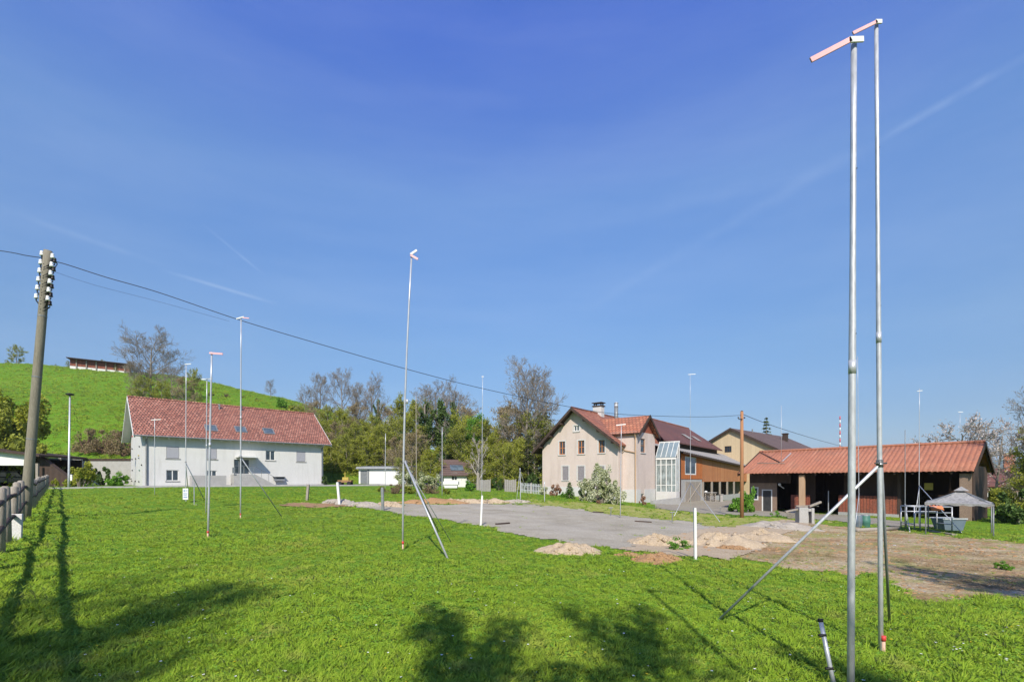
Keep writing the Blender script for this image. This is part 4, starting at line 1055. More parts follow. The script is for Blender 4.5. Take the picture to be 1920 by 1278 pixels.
proto('bigbush', 'tall_bush', bush_mesh(141, 4.2, 4.2, 10, 15000, .34, 60, .42, .05, .6, 20), M['bark'], M['L_yellowgreen'], 10, 'foliage', 'stem')
proto('bigbush2', 'tall_bush', bush_mesh(143, 4.2, 4.2, 10, 14000, .34, 60, .42, .05, .6, 20), M['bark'], M['L_olive'], 10, 'foliage', 'stem')
proto('blossombush', 'blossom_tree', bush_mesh(147, 1.75, 1.5, 4.0, 11000, .13, 70, .42, .06, .6, 24), M['bark'], M['L_blossom'], 4, 'crown', 'trunk')
proto('bud1', 'budding_tree', branch_tree(31, 10, .16, .10, .34, (17,8,5), .2, 17, .20, .6, .02), M['bark'], M['L_olive'], 10)
proto('bud2', 'budding_tree', branch_tree(37, 10, .15, .08, .32, (17,8,5), .3, 17, .20, .6, .02), M['barkpale'], M['L_yellowgreen'], 10)
proto('bud3', 'budding_tree', branch_tree(41, 10, .15, .1, .34, (17,8,5), .35, 10, .17, .5, .02), M['bark'], M['L_tan'], 10)
proto('green1', 'leafy_tree', branch_tree(43, 10, .16, .1, .30, (16,7,5), .3, 16, .24, .6, .02), M['bark'], M['L_green'], 10)
proto('ivy1', 'ivy_tree', ivy_mesh(51), M['bark'], M['L_dark'], 10)
proto('ivy2', 'ivy_tree', ivy_mesh(57, 10, 8000), M['bark'], M['L_dark'], 10)
proto('spruce', 'conifer', conifer_mesh(61), M['bark'], M['L_conifer'], 10)
proto('orchard', 'orchard_tree', branch_tree(71, 6, .14, .22, .42, (12,7,6), .2, 9, .17, .4, .02, crown_shape=.8), M['bark'], M['L_olive'], 6)
proto('orchard2', 'orchard_tree', branch_tree(73, 6, .13, .25, .36, (12,7,6), .3, 6, .16, .4, .018), M['bark'], M['L_olive'], 6)
proto('blossom', 'blossom_tree', branch_tree(81, 6, .12, .12, .36, (14,7,5), .3, 14, .15, .45, .015), M['bark'], M['L_blossom'], 6)
proto('pinkblossom', 'blossom_tree', branch_tree(83, 6, .13, .2, .46, (12,7,5), .15, 6, .14, .4, .018), M['bark'], M['L_pinkblossom'], 6)
proto('pollard', 'pollarded_tree', branch_tree(91, 5, .24, .25, .38, (10,5,4), .5, 0, twig=.03, taper=.7), M['barkpale'], M['L_tan'], 5)
proto('shrub_olive', 'shrub', bush_mesh(101, 1.2, 1.2, 2.0, 3600, .17, 18), M['bark'], M['L_olive'], 2, 'foliage', 'stem')
proto('shrub_green', 'shrub', bush_mesh(103, 1.1, 1.1, 1.7, 3800, .14, 22, .5), M['bark'], M['L_green'], 1.7, 'foliage', 'stem')
proto('shrub_yg', 'shrub', bush_mesh(107, 1.3, 1.3, 2.2, 4200, .17, 20), M['bark'], M['L_yellowgreen'], 2.2, 'foliage', 'stem')
proto('shrub_tan', 'thicket', bush_mesh(109, 1.6, 1.4, 2.0, 3600, .16, 24, .6, .05, .25, 40), M['barkred'], M['L_brown'], 2, 'foliage', 'stem')
proto('shrub_white', 'blossom_shrub', bush_mesh(113, 1.2, 1.2, 1.9, 3800, .14, 26, .5), M['bark'], M['L_blossom'], 1.9, 'foliage', 'stem')
proto('shrub_dark', 'evergreen_shrub', bush_mesh(127, 1.2, 1.1, 2.0, 3800, .16, 18), M['bark'], M['L_dark'], 2, 'foliage', 'stem')
proto('shrub_red', 'shrub', bush_mesh(131, .7, .7, 1.5, 1800, .11, 14, .6), M['barkred'], M['L_rose'], 1.5, 'foliage', 'stem')
proto('cone', 'cypress', conifer_mesh(137, 2.0, .24, 3500, .13, .5), M['bark'], M['L_green'], 2.0, 'foliage', 'stem')
proto('weed', 'weed_clump', bush_mesh(139, .5, .5, .55, 500, .12, 9, .8, .02, .3, 3), M['bark'], M['L_green'], .55, 'foliage', 'stem')
def plant(key, px, d, ytop, label, cat='tree', group=None, wx=1.0, base=None, rot=None):
    src, H, used, name = PROTO[key]
    g = base if base is not None else G(px, d)
    ztop = CAMZ+(HY-ytop)/F*g.y
    k = max(.2, (ztop-g.z))/H
    if not used: o = src; PROTO[key][2] = True
    else: o = copy_tree(src)
    o.location = g; o.rotation_euler = (0,0, rot if rot is not None else R.uniform(0, 6.28)); o.scale = (k*wx, k*wx, k)
    for kk in ('group',):
        if kk in o: del o[kk]
    tag(o, label, cat, group); return o
WG = 'trees of the wooded bank'
T_ = [
 # hill and hilltop
 ('orchard', 31, 178, 655, 'round topped fruit tree standing alone at the far left hilltop', None, 1.0),
 ('orchard2', 14, 178, 676, 'low scrubby tree beside round topped fruit tree on the hilltop', None, 1.1),
 ('orchard2', 78, 178, 683, 'tiny bare tree right of the utility pole on the hilltop', None, 1),
 ('orchard', 104, 178, 684, 'small bare tree left of the hilltop barn', None, .9),
 ('orchard2', 127, 178, 678, 'slim fruit tree at left end of the hilltop barn', None, .8),
 ('orchard', 193, 170, 679, 'flowering fruit tree in front of the hilltop barn', None, 1.2),
 ('orchard2', 217, 170, 684, 'small fruit tree before right end of the hilltop barn', None, 1),
 ('bigbare', 283, 112, 648, 'big bare grey tree rising behind left end of the white house roof', None, 1.05),
 ('bare2', 258, 108, 690, 'lower twiggy tree at left of big bare tree', None, 1.2),
 ('bare1', 322, 104, 700, 'broad twiggy tree right of the big bare tree', None, 1.1),
 ('orchard2', 366, 100, 700, 'small dark bare tree over the white house roof', None, .7),
 ('bud1', 268, 100, 716, 'olive green bush tree below big bare tree behind the roof', None, 1.2),
 ('bud1', 302, 99, 722, 'olive green bush tree right below big bare tree behind the roof', None, 1.2),
 ('bud3', 345, 98, 716, 'brownish small tree behind the roof ridge', None, 1.3),
 ('orchard', 414, 165, 722, 'tiny bare tree on the hill crest right of the thin rods', None, .8),
 ('bare1', 508, 135, 717, 'bare round tree on the hill slope above white house ridge', None, 1.0),
 ('shrub_green', 529, 116, 742, 'bright green bush on the hill slope above white house ridge', None, 1.0),
 # wood, back row
 ('bare1', 573, 105, 735, 'bare brownish tree at left end of the wood', WG, .9),
 ('bare2', 598, 104, 714, 'tall bare grey tree near left end of the wood', WG, .8),
 ('bare1', 641, 106, 712, 'tallest open bare tree with forked crown in the wood', WG, .8),
 ('bare2', 672, 104, 738, 'slender bare tree with pale green haze in the wood', WG, .7),
 ('bare1', 700, 104, 728, 'pale brown bare tree behind the ivy covered tree', WG, .9),
 ('ivy1', 709, 99, 745, 'ivy covered tree with pointed green top in the wood', WG, .75),
 ('bud1', 560, 92, 768, 'olive tree at right gable of white house', WG, 1.1),
 ('bud3', 585, 96, 758, 'tan budding tree right of white house roof', WG, 1.1),
 ('bud1', 612, 92, 772, 'olive budding tree low in left part of the wood', WG, 1.1),
 ('bud2', 640, 90, 775, 'yellow green tree with pale trunk below the forked bare tree', WG, 1.0),
 ('bud3', 668, 92, 768, 'tan budding tree below the slender bare tree', WG, 1.1),
 ('bud1', 692, 88, 790, 'olive tree at the foot of the ivy covered tree', WG, 1.1),
 ('bud3', 737, 96, 772, 'reddish tan budding tree right of ivy covered tree', WG, 1.1),
 ('bud2', 762, 92, 764, 'yellow green tree under the pale hill roof', WG, 1.0),
 ('bud1', 785, 90, 768, 'olive tree left of the dark ivy group', WG, 1.0),
 ('ivy2', 800, 84, 750, 'dark ivy clad tree, first of the tall dark group', WG, 1.0),
 ('ivy1', 826, 86, 744, 'dark ivy clad tree with bare top amid the dark group', WG, 1.1),
 ('ivy2', 850, 82, 750, 'dark ivy clad tree at right of the dark group', WG, .95),
 ('bare1', 822, 92, 741, 'bare crowned tree rising behind the dark ivy group', WG, 1.0),
 ('bare2', 858, 90, 752, 'thin bare tree at right shoulder of the dark ivy group', WG, .9),
 ('ivy1', 840, 74, 800, 'low dark evergreen tree in front of the dark ivy group', WG, 1.3),
 ('bud3', 875, 88, 776, 'tan budding tree between dark ivy group and bright tree', WG, 1.0),
 ('green1', 888, 72, 793, 'bright green leafy tree above the brown roofed low house', WG, .9),
 ('bud2', 868, 78, 790, 'yellow green tree left of the bright green tree', WG, .9),
 ('ivy2', 915, 92, 794, 'dark conifer like tree behind the thin rod', WG, 1.1),
 # wood, front row
 ('bud2', 622, 76, 835, 'low yellow green tree behind the small garden cart', WG, 1.3),
 ('bud1', 652, 76, 826, 'low olive tree at the lawn edge left of white shed', WG, 1.3),
 ('bud2', 686, 77, 822, 'low yellow green tree straight behind white shed', WG, 1.3),
 ('bud1', 596, 76, 830, 'low olive tree beside the right corner of white house', WG, 1.3),
 ('bud1', 722, 78, 812, 'olive tree right of and behind white shed', WG, 1.2),
 ('bud3', 772, 66, 820, 'reddish brown twiggy tree behind the middle rod', WG, 1.35),
 ('bud3', 745, 72, 830, 'tan twiggy tree behind right end of white shed', WG, 1.2),
 ('ivy1', 752, 80, 806, 'dark evergreen tree low in the middle of the wood', WG, 1.2),
 ('bud2', 806, 66, 850, 'low yellow green tree behind white flowering shrubs', WG, 1.3),
 ('bud2', 575, 84, 800, 'yellow green tree just right of the white house gable tip', WG, 1.35),
 ('bud1', 604, 88, 796, 'olive tree above the red roof end, left part of the wood', WG, 1.35),
 ('bud3', 632, 86, 800, 'tan green tree in the left middle of the wood', WG, 1.35),
 ('bud1', 662, 84, 804, 'olive tree in the middle of the wood above white shed door', WG, 1.35),
 ('bud2', 700, 84, 806, 'yellow green tree in the middle of the wood above white shed', WG, 1.35),
 ('bud1', 738, 86, 798, 'olive tree left of the tall bent rod', WG, 1.35),
 ('bud1', 774, 82, 800, 'olive tree right of the tall bent rod', WG, 1.35),
 ('bud1', 868, 72, 815, 'olive tree directly above the brown roofed low house', WG, 1.3),
 ('bud2', 900, 64, 842, 'yellow green tree right of the brown roofed low house', WG, 1.3),
 ('bud1', 945, 60, 845, 'olive low tree above the two grey boards', None, 1.35),
 ('bud3', 978, 68, 780, 'tan budding tree around the trunk of the tall bare tree', None, 1.2),
 ('bud1', 1022, 70, 800, 'olive tree below the spruce by the pink house', None, 1.2),
 # right part
 ('bare1', 983, 66, 714, 'tall bare tree with broad crown left of the pink house', None, .85),
 ('bare2', 1006, 70, 732, 'second bare tree standing close behind the tall bare tree', None, .8),
 ('spruce', 1025, 74, 752, 'green spruce between bare trees and pink house gable', None, .85),
 ('bud3', 945, 74, 775, 'tan budding tree left of the tall bare tree', None, 1.0),
 ('bud1', 960, 70, 800, 'olive tree below left side of tall bare tree', None, 1.1),
 ('bud1', 1003, 66, 795, 'olive tree at left gable of the pink house', None, 1.1),
 ('bud2', 930, 66, 830, 'yellow green tree behind grey boards', None, 1.2),
 ('bud2', 965, 62, 835, 'yellow green low tree left of the pink house', None, 1.2),
 ('spruce', 990, 62, 815, 'short broad conifer left of pink house wall', None, 1.3),
 ('bud1', 918, 70, 806, 'olive tree right of bright green tree', None, 1.1),
 ('pollard', 896, 54, 833, 'pollarded pale stemmed tree before the brown roofed low house', None, .85),
 ('orchard2', 790, 52, 872, 'small white budding tree with crooked stems by the soil bank', None, 1.0),
 ('orchard2', 752, 54, 865, 'twiggy pale fruit tree in front of white shed end', None, 1.2),
 ('spruce', 1437, 105, 781, 'spruce tip rising behind the beige barn roof', None, .95),
 ('pinkblossom', 1812, 52, 802, 'pale pink blossoming tree behind right end of the shed roof', None, .95),
 ('pinkblossom', 1866, 54, 806, 'second pale blossoming tree at the shed roof verge', None, .8),
 ('bare2', 1955, 30, 765, 'bare twiggy tree cut by right photo edge', None, .9),
 ('bud2', 1946, 30, 832, 'yellow green leafy tree at right edge beside the slatted fence', None, 1.1),
 ('bud2', 1925, 50, 868, 'smaller yellow green tree beside the roof of the small house right of shed', None, 1.1),
 ('blossombush', 1128, 38.5, 857, 'white blossoming bush tree in front of the pink house', None, .92),
]
for (k, px, d, yt, lab, grp, wx) in T_:
    plant(k, px, d, yt, lab, 'tree', grp, wx)
S_ = [
 ('bigbush', 22, 56, 702, 'large yellow green bush behind the utility pole', 1.0),
 ('bigbush2', -12, 52, 722, 'large olive bush at the left photo edge', .8),
 ('shrub_dark', 18, 58, 798, 'dark evergreen bush beside the carport', .9),
 ('shrub_olive', 66, 52, 800, 'olive shrub right of the utility pole above the dark wedge', .8),
 ('shrub_tan', 165, 76, 793, 'left half of brown hedge thicket on the green slope', .75),
 ('shrub_tan', 200, 76, 795, 'middle of brown hedge thicket on the green slope', .85),
 ('shrub_tan', 232, 75, 798, 'brown hedge thicket next to the white house gable', .8),
 ('shrub_yg', 154, 49, 862, 'round bright green garden bush beside the lamp post', .95),
 ('shrub_white', 116, 55, 868, 'grey flowering shrub before pale garden wall', .8),
 ('shrub_dark', 190, 55, 868, 'dark purple green shrub under the flat wall cap', .8),
 ('shrub_green', 222, 54, 880, 'low green shrub before the garden wall', 1.1),
 ('shrub_yg', 104, 49, 895, 'low yellow shrub at the end of the fence', .7),
 ('shrub_dark', 609, 61, 887, 'dark round shrub at right corner of the white house', .6),
 ('shrub_white', 795, 50, 880, 'white flowering shrub right of leaning brace', .9),
 ('shrub_white', 762, 52, 876, 'white flowering shrub beside white shed', .9),
 ('shrub_white', 815, 52, 884, 'pale flowering shrub near the brown roofed low house', .8),
 ('shrub_tan', 742, 40, 903, 'brown bramble thicket behind the soil bank at left', 1.5),
 ('shrub_olive', 770, 40, 906, 'olive bramble mound behind soil bank', 1.5),
 ('shrub_tan', 806, 41, 905, 'grey brown bramble thicket in the middle of soil bank', 1.5),
 ('shrub_olive', 838, 41, 912, 'low olive bramble at the right of the brambles', 1.5),
 ('shrub_olive', 715, 42, 908, 'low olive bramble at left end of brambles', 1.2),
 ('shrub_green', 882, 50, 897, 'round green shrub left of the pollarded tree', 1.0),
 ('shrub_dark', 933, 54, 890, 'dark leafy shrub between two grey boards', .9),
 ('shrub_yg', 965, 52, 893, 'yellow green shrub right of grey boards', .9),
 ('shrub_dark', 1000, 54, 880, 'dark shrub at left wall of pink house', .9),
 ('shrub_white', 1018, 46, 905, 'silvery flowering shrub at left corner of pink house', .8),
 ('shrub_red', 1042, 45, 902, 'reddish brown shrub before the pink house wall', 1.1),
 ('cone', 1068, 43, 903, 'cone shaped green cypress before the pink house wall', 1.3),
 ('shrub_green', 1056, 43, 920, 'low green shrub beside the cypress', 1.1),
 ('shrub_olive', 1097, 40, 918, 'low olive shrub under the white blossoming bush tree', 1.2),
 ('shrub_white', 1098, 38.5, 892, 'left lobe of white blossoming bush before pink house', .8),
 ('shrub_white', 1152, 38, 895, 'right lobe of white blossoming bush before pink house', .8),
 ('shrub_red', 1122, 36, 935, 'small tan shrub at the gravel edge', 1.2),
 ('shrub_red', 1205, 40, 925, 'small rosy shrub at house corner by the downpipe', .8),
 ('shrub_green', 1388, 40, 915, 'green creeper bush beside the orange pole', .8),
 ('shrub_green', 1404, 40, 905, 'tall green creeper at left end of shed', .5),
 ('weed', 1456, 34, 955, 'leafy weed clump before the dark shed door', 1.0),
 ('weed', 1480, 33, 962, 'low weed clump next to concrete block', 1.1),
 ('weed', 1416, 35, 962, 'weed clump under the plaster wall window', 1.2),
 ('weed', 1372, 33, 962, 'weed clump left of the orange pole', 1.4),
 ('shrub_dark', 1905, 30, 905, 'dark hedge shrub at right edge', 1.0),
 ('shrub_olive', 1895, 36, 898, 'olive shrub behind the stacked fence', 1.0),
 ('shrub_olive', 396, 128, 733, 'low scrub on the hill slope right of the thin rods', 1.3),
 ('shrub_tan', 424, 128, 736, 'brownish scrub on the hill slope above the roof ridge', 1.5),
 ('shrub_olive', 455, 128, 741, 'olive scrub on the hill slope left of the bare round tree', 1.5),
 ('shrub_tan', 482, 126, 745, 'brown scrub at the foot of the bare round tree', 1.4),
 ('shrub_olive', 556, 110, 752, 'olive scrub at the right foot of the hill', 1.4),
 ('weed', 1275, 12.6, 1004, 'tall grass weed among the sand heaps', 1.2),
 ('weed', 1262, 12.2, 1012, 'low weed beside the white stake sand heap', 1.2),
 ('shrub_green', 1880, 9.5, 1097, 'low green weed patch at right on bare earth', 1.4),
]
for (k, px, d, yt, lab, wx) in S_:
    plant(k, px, d, yt, lab, 'weed' if k == 'weed' else 'shrub', None, wx)
# trees behind the viewer whose shade falls on the meadow
def behind(key, x, y, h, label, wx=1.0):
    o = plant(key, 960, 10, 800, label, 'tree', None, 1, Vector((x, y, 0))); k = h/PROTO[key][1]; o.scale = (k*wx, k*wx, k)
behind('bud2', -.85, -3.2, 6.2, 'leafy young tree behind the viewer, casting shade on the meadow', .55)
behind('bud3', .55, -3.5, 7.0, 'second budding young tree behind the viewer, right of the first', .48)
behind('bare2', -4.4, -5.0, 9.0, 'tall bare tree behind the viewer at left', .5)
behind('bare1', -5.6, -6.6, 9.5, 'open twiggy tree behind the viewer at left', .7)
behind('orchard2', 7.9, -1.2, 8.0, 'bare tree behind the viewer at right, shading bare earth', .6)
behind('orchard2', 2.6, -4.5, 6.5, 'thin fruit tree behind the viewer at right', .5)
# undergrowth that fills the wooded bank
def undergrowth():
    r = random.Random(77); mb = MB()
    for k in range(700):
        px = r.uniform(545, 1010); d = r.uniform(74, 112) if px < 880 else r.uniform(64, 92)
        g = G(px, d); rr = r.uniform(1.0, 2.4); hh = r.uniform(1.5, 4.5)
        for j in range(85):
            v = rvec(r); q = r.random()**.4
            leaf(mb, Vector((g.x+v.x*rr*q, g.y+v.y*rr*q, g.z+abs(v.z)*hh*q)), r.uniform(.18,.42), r)
    o = mb.build('undergrowth', M['L_olive']); tag(o, 'olive green undergrowth filling the wooded bank', 'undergrowth', kind='stuff')
undergrowth()

# ------------------------------------------------------------------ grass
M['L_grass'] = leafmat('grass_blades', [(0,(.12,.20,.015)),(.3,(.22,.36,.026)),(.6,(.33,.475,.038)),(.82,(.45,.52,.07)),(1,(.52,.46,.17))], .4, .55, .85, [(.33,(.44,.47,.07),.5,.68,.55),(1.7,(.50,.46,.13),.56,.72,.5),(.9,(.13,.27,.02),.56,.7,.55)])
M['L_clover'] = leafmat('clover_leaves', [(0,(.10,.22,.024)),(.5,(.18,.34,.036)),(1,(.27,.43,.06))], .35, .6, .8)
M['petal_y'] = pmat('dandelion_yellow', (.7,.5,.02), (.6,.4,.02), 9, .8)
M['petal_w'] = pmat('daisy_white', (.75,.75,.72), (.66,.66,.62), 9, .8)
def tuft(seed, n, h, rad_):
    r = random.Random(seed); mb = MB()
    for k in range(n):
        a = r.uniform(0, 6.28); q = rad_*r.random()**.5; b = Vector((math.cos(a)*q, math.sin(a)*q, -.01))
        l = Vector((r.gauss(0,.55), r.gauss(0,.55), 1)).normalized(); hh = h*r.uniform(.45,1.15); w = r.uniform(.003,.0062)
        s_ = l.cross(rvec(r)).normalized()*w; m_ = b+l*hh*.6; tip = b+l*hh+Vector((l.x, l.y, -.25))*hh*r.uniform(.1,.5)
        mb.face([b-s_, b+s_, m_+s_*.8, m_-s_*.8]); mb.face([m_-s_*.8, m_+s_*.8, tip])
    return mb
def clover(seed, n):
    r = random.Random(seed); mb = MB()
    for k in range(n):
        leaf(mb, Vector((r.gauss(0,.045), r.gauss(0,.045), r.uniform(.008,.04))), r.uniform(.016,.034), r, .8, (Vector((0,0,1))+rvec(r)*.8).normalized())
    return mb
def straw2(seed, n):
    mb = tuft(seed, 14, .06, .07); r = random.Random(seed)
    for k in range(n):      # broad dandelion leaves
        a = r.uniform(0, 6.28); d = Vector((math.cos(a), math.sin(a), .25)); q = Vector((-d.y, d.x, 0))*.013; L_ = r.uniform(.06,.11)
        mb.face([Vector((0,0,.01)), d*L_*.6+q, d*L_, d*L_*.6-q])
    return mb
def scatter(name, pts, scl, protos, label, cat):
    coll = bpy.data.collections.new(name+'_pieces')
    for i, (mb, m) in enumerate(protos):
        me_o = mb.build('%s_piece' % name, m); COL.objects.unlink(me_o); coll.objects.link(me_o)
    me = bpy.data.meshes.new(name); me.vertices.add(len(pts)); me.vertices.foreach_set('co', pts.ravel().astype(np.float32))
    at = me.attributes.new('size', 'FLOAT', 'POINT'); at.data.foreach_set('value', scl.astype(np.float32))
    me.update(); o = bpy.data.objects.new(name, me); COL.objects.link(o)
    ng = bpy.data.node_groups.new(name, 'GeometryNodeTree')
    ng.interface.new_socket('Geometry', in_out='INPUT', socket_type='NodeSocketGeometry'); ng.interface.new_socket('Geometry', in_out='OUTPUT', socket_type='NodeSocketGeometry')
    gi = ng.nodes.new('NodeGroupInput'); go = ng.nodes.new('NodeGroupOutput')
    ci = ng.nodes.new('GeometryNodeCollectionInfo'); ci.inputs['Collection'].default_value = coll; ci.inputs['Separate Children'].default_value = True; ci.inputs['Reset Children'].default_value = True
    ip = ng.nodes.new('GeometryNodeInstanceOnPoints'); ip.inputs['Pick Instance'].default_value = True
    rv = ng.nodes.new('FunctionNodeRandomValue'); rv.data_type = 'FLOAT_VECTOR'; rv.inputs[0].default_value = (-.12,-.12,0); rv.inputs[1].default_value = (.12,.12,6.283)
    na = ng.nodes.new('GeometryNodeInputNamedAttribute'); na.data_type = 'FLOAT'; na.inputs['Name'].default_value = 'size'
    ln = ng.links.new
    ln(gi.outputs[0], ip.inputs['Points']); ln(ci.outputs[0], ip.inputs['Instance']); ln(rv.outputs[0], ip.inputs['Rotation']); ln(na.outputs[0], ip.inputs['Scale']); ln(ip.outputs[0], go.inputs[0])
    md = o.modifiers.new('scatter', 'NODES'); md.node_group = ng
    tag(o, label, cat, kind='stuff'); return o
rng = np.random.default_rng(5)
def screen_points(n, x0=-250, x1=2170, y0=938, y1=1460):
    px = rng.uniform(x0, x1, n); py = rng.uniform(y0, y1, n)
    d = np.exp(np.linspace(math.log(2.2), math.log(60), 500)); u = (px-CX)/F
    out = np.zeros((n,3)); ok = np.zeros(n, bool)
    for i0 in range(0, n, 20000):
        sl = slice(i0, min(n, i0+20000)); uu = u[sl,None]; dd = d[None,:]
        z = gz(uu*dd, dd+0*uu); pr = HY-F*(z-CAMZ)/dd
        k = np.argmax(pr <= py[sl,None], 1); kk = np.arange(len(k))
        k0 = np.maximum(k-1, 0); a = (pr[kk,k0]-py[sl])/np.maximum(1e-6, pr[kk,k0]-pr[kk,k]); a = np.clip(a, 0, 1)
        di = d[k0]+(d[k]-d[k0])*a; ok[sl] = k > 0
        out[sl,0] = u[sl]*di; out[sl,1] = di
    out = out[ok]; out[:,2] = gz(out[:,0], out[:,1]); return out
pt = np.concatenate([screen_points(150000), screen_points(16000, y0=914, y1=942)])
c_ = classes(pt[:,0], pt[:,1], pt[:,2])
pr_ = rng.random(len(pt))
patch = np.sin(pt[:,0]*1.9+np.sin(pt[:,1]*1.3)*1.5)+np.sin(pt[:,1]*1.6+pt[:,0]*.7)
bald = np.sin(pt[:,0]*.83+1.9*np.sin(pt[:,1]*.61))*np.sin(pt[:,1]*.97+1.3*np.sin(pt[:,0]*.5))
keep = ~((c_[0] & ((pr_ > .05) | (patch < .9))) | ((bald > .55) & (pr_ > .35)) | c_[2] | (c_[5] & ((pr_ > .12) | (patch < .3))) | (c_[1] & ((pr_ > .4) | (patch < .15))) | (c_[3] & (pr_ > .45)) | (c_[4] & (pr_ > .1)))
ppx, ppy = proj(pt[:,0], pt[:,1], pt[:,2])
pt = pt[keep]; patch = patch[keep]
lush = .5+.5*np.sin(pt[:,0]*.55+1.2*np.sin(pt[:,1]*.42))*np.sin(pt[:,1]*.6+.5)
sc_ = rng.uniform(.55, 1.15, len(pt))*(.75+.45*lush)*(1+np.clip((pt[:,1]-8)/30, 0, .8))
dd_ = np.abs((pt[:,0]+9.97)*.728+(pt[:,1]-9.4)*.685)/1.0
sc_ *= 1+.9*np.exp(-(dd_/.7)**2)
cl2 = classes(pt[:,0], pt[:,1], pt[:,2])
sc_[cl2[1] | cl2[5]] *= .5
dr_ = screen_points(60000, 640, 2170, 930, 1150); cd_ = classes(dr_[:,0], dr_[:,1], dr_[:,2])
dn = np.sin(dr_[:,0]*1.4+np.sin(dr_[:,1]*.9)*1.7)+np.sin(dr_[:,1]*2.1+dr_[:,0]*.5)
dr_ = dr_[((cd_[1] & (dn > .2)) | (cd_[3] & (rng.random(len(dr_)) > .5))) & (rng.random(len(dr_)) > .68)]
M['L_straw'] = leafmat('dry_straw', [(0,(.20,.135,.065)),(.5,(.36,.27,.145)),(1,(.52,.43,.27))], .3, .8, .5)
def straw(seed, n):
    r = random.Random(seed); mb = MB()
    for k in range(n):
        b = Vector((r.gauss(0,.07), r.gauss(0,.07), r.uniform(0,.02))); d = Vector((r.gauss(0,1), r.gauss(0,1), r.uniform(0,.12))).normalized()*r.uniform(.05,.12); s_ = d.cross(Vector((0,0,1))).normalized()*.004
        mb.face([b-s_, b+s_, b+d+s_*.5, b+d-s_*.5])
    return mb
scatter('dry_grass', dr_, rng.uniform(.6,1.5,len(dr_)), [(straw(1,16), M['L_straw']), (straw(2,22), M['L_straw']), (straw(3,12), M['L_straw'])], 'dry straw and dead grass strewn over the bare earth', 'dry grass')
hx = rng.uniform(-120, 720, 26000); hd = 68+rng.random(26000)**1.3*125; hp = np.stack([(hx-CX)/F*hd, hd, np.zeros(26000)], 1); hp[:,2] = gz(hp[:,0], hp[:,1])
pt = np.concatenate([pt, hp]); sc_ = np.concatenate([sc_, rng.uniform(2.5, 7.5, 26000)*(.6+.5*np.sin(hp[:,0]*.35+2*np.sin(hp[:,1]*.2))**2)])
scatter('grass', pt, sc_, [(tuft(1,30,.052,.07), M['L_grass']), (tuft(2,32,.042,.08), M['L_grass']), (tuft(3,24,.07,.06), M['L_grass']), (clover(4,30), M['L_grass']), (clover(9,34), M['L_clover']), (clover(19,34), M['L_clover']), (clover(29,26), M['L_grass']), (tuft(6,34,.12,.05), M['L_grass']), (straw2(8,7), M['L_grass'])], 'short bright green meadow grass and clover', 'grass')
pf_ = screen_points(700, y0=975); cf = classes(pf_[:,0], pf_[:,1], pf_[:,2]); pf_ = pf_[~(cf[0] | cf[1] | cf[2])]
fl = MB(); rr = random.Random(3)
for k in range(10):
    a = k*.628; fl.face([(0,0,.085),(math.cos(a)*.014,math.sin(a)*.014,.09),(math.cos(a+.6)*.014,math.sin(a+.6)*.014,.09)])
scatter('meadow_flowers', pf_, rng.uniform(.45,.85,len(pf_)), [(fl, M['petal_y']), (fl, M['petal_w']), (fl, M['petal_w'])], 'tiny yellow and white flowers dotted through the meadow', 'flowers')
# ------------------------------------------------------------------ survey rods marking the planned building
GR = 'metal survey rods marking out the plot'
def rod(px0, base, px1, yt, r, label, arm=None, braces=(), sleeve=None, m='steel', segs=2, wob=0, group=GR, name='survey_rod'):
    b = base if isinstance(base, Vector) else hit(px0, base)
    top = P(px1, yt, b.y)
    root = thing(name, label, 'survey rod', b, 0, group)
    t = top-b; mb = MB(); pts = [Vector((0,0,-.25))]
    for k in range(1, 7):
        f = k/6; w = math.sin(f*math.pi)*wob; pts.append(t*f+Vector((w,0,0)))
    rs = [r]*4+[r*.82]*3; mb.tube(pts, rs, 12 if r > .015 and b.y < 7 else 8); mb.build('tube', M[m], root, True)
    if b.y < 20:
        mb = MB()
        for f in (.5, .505): pass
        c = t*.5; mb.tube([c-t.normalized()*.05, c+t.normalized()*.05], r*1.1, 10); mb.build('coupling', M['steel'], root, True)
        mb = MB()
        for f in (.18, .55, .8):
            c = t*f; mb.sphere(c+Vector((r*.55,-r*.8,0)), r*.18, 6, 4)
        mb.build('bolt_hole', M['black'], root)
    if arm:
        for (m_, pts_, w, h) in arm:
            mb = MB(); q = [P(x, y, b.y-.012)-b+Vector((0,-r*1.1,0)) for x, y in pts_]
            for i in range(len(q)-1): mb.beam(q[i], q[i+1], w, h, (0,1,0))
            mb.build('bracket' if m_ != 'pinkpaint' else 'pointer_board', M[m_], root)
    for (jy, fx, fy, br, bm_) in braces:
        f = min(.98, max(.02, (CAMZ+(HY-jy)/F*b.y-b.z)/(t.z))); j = t*f; ft = hit(fx, fy)-b if fy > 0 else G(fx, -fy)-b
        mb = MB(); e = (ft-j).normalized(); mb.tube([j+Vector((0,-r,0)), ft+e*.12], br, 8); mb.build('brace', M[bm_], root, True)
        mb = MB(); mb.tube([j-t.normalized()*r*1.6, j+t.normalized()*r*1.6], r*1.45, 10); mb.tube([j+Vector((-r*2.6,-r*.6,0)), j+Vector((r*2.8,-r*.6,0))], r*.4, 6); mb.build('clamp', M['steel_dark'], root, True)
    if sleeve:
        h = sleeve; mb = MB(); mb.tube([(r*.4,-r*.9,-.1),(r*.4,-r*.9,h*.72)], r*.75, 10); s_ = mb.build('ground_stake', M['salmon'], root, True)
        mb = MB(); mb.tube([(r*.4,-r*.9,h*.721),(r*.4,-r*.9,h)], r*1.05, 10); mb.build('stake_cap', M['redpaint'], s_, True)
    return root
b1 = G(1595, 3.6)
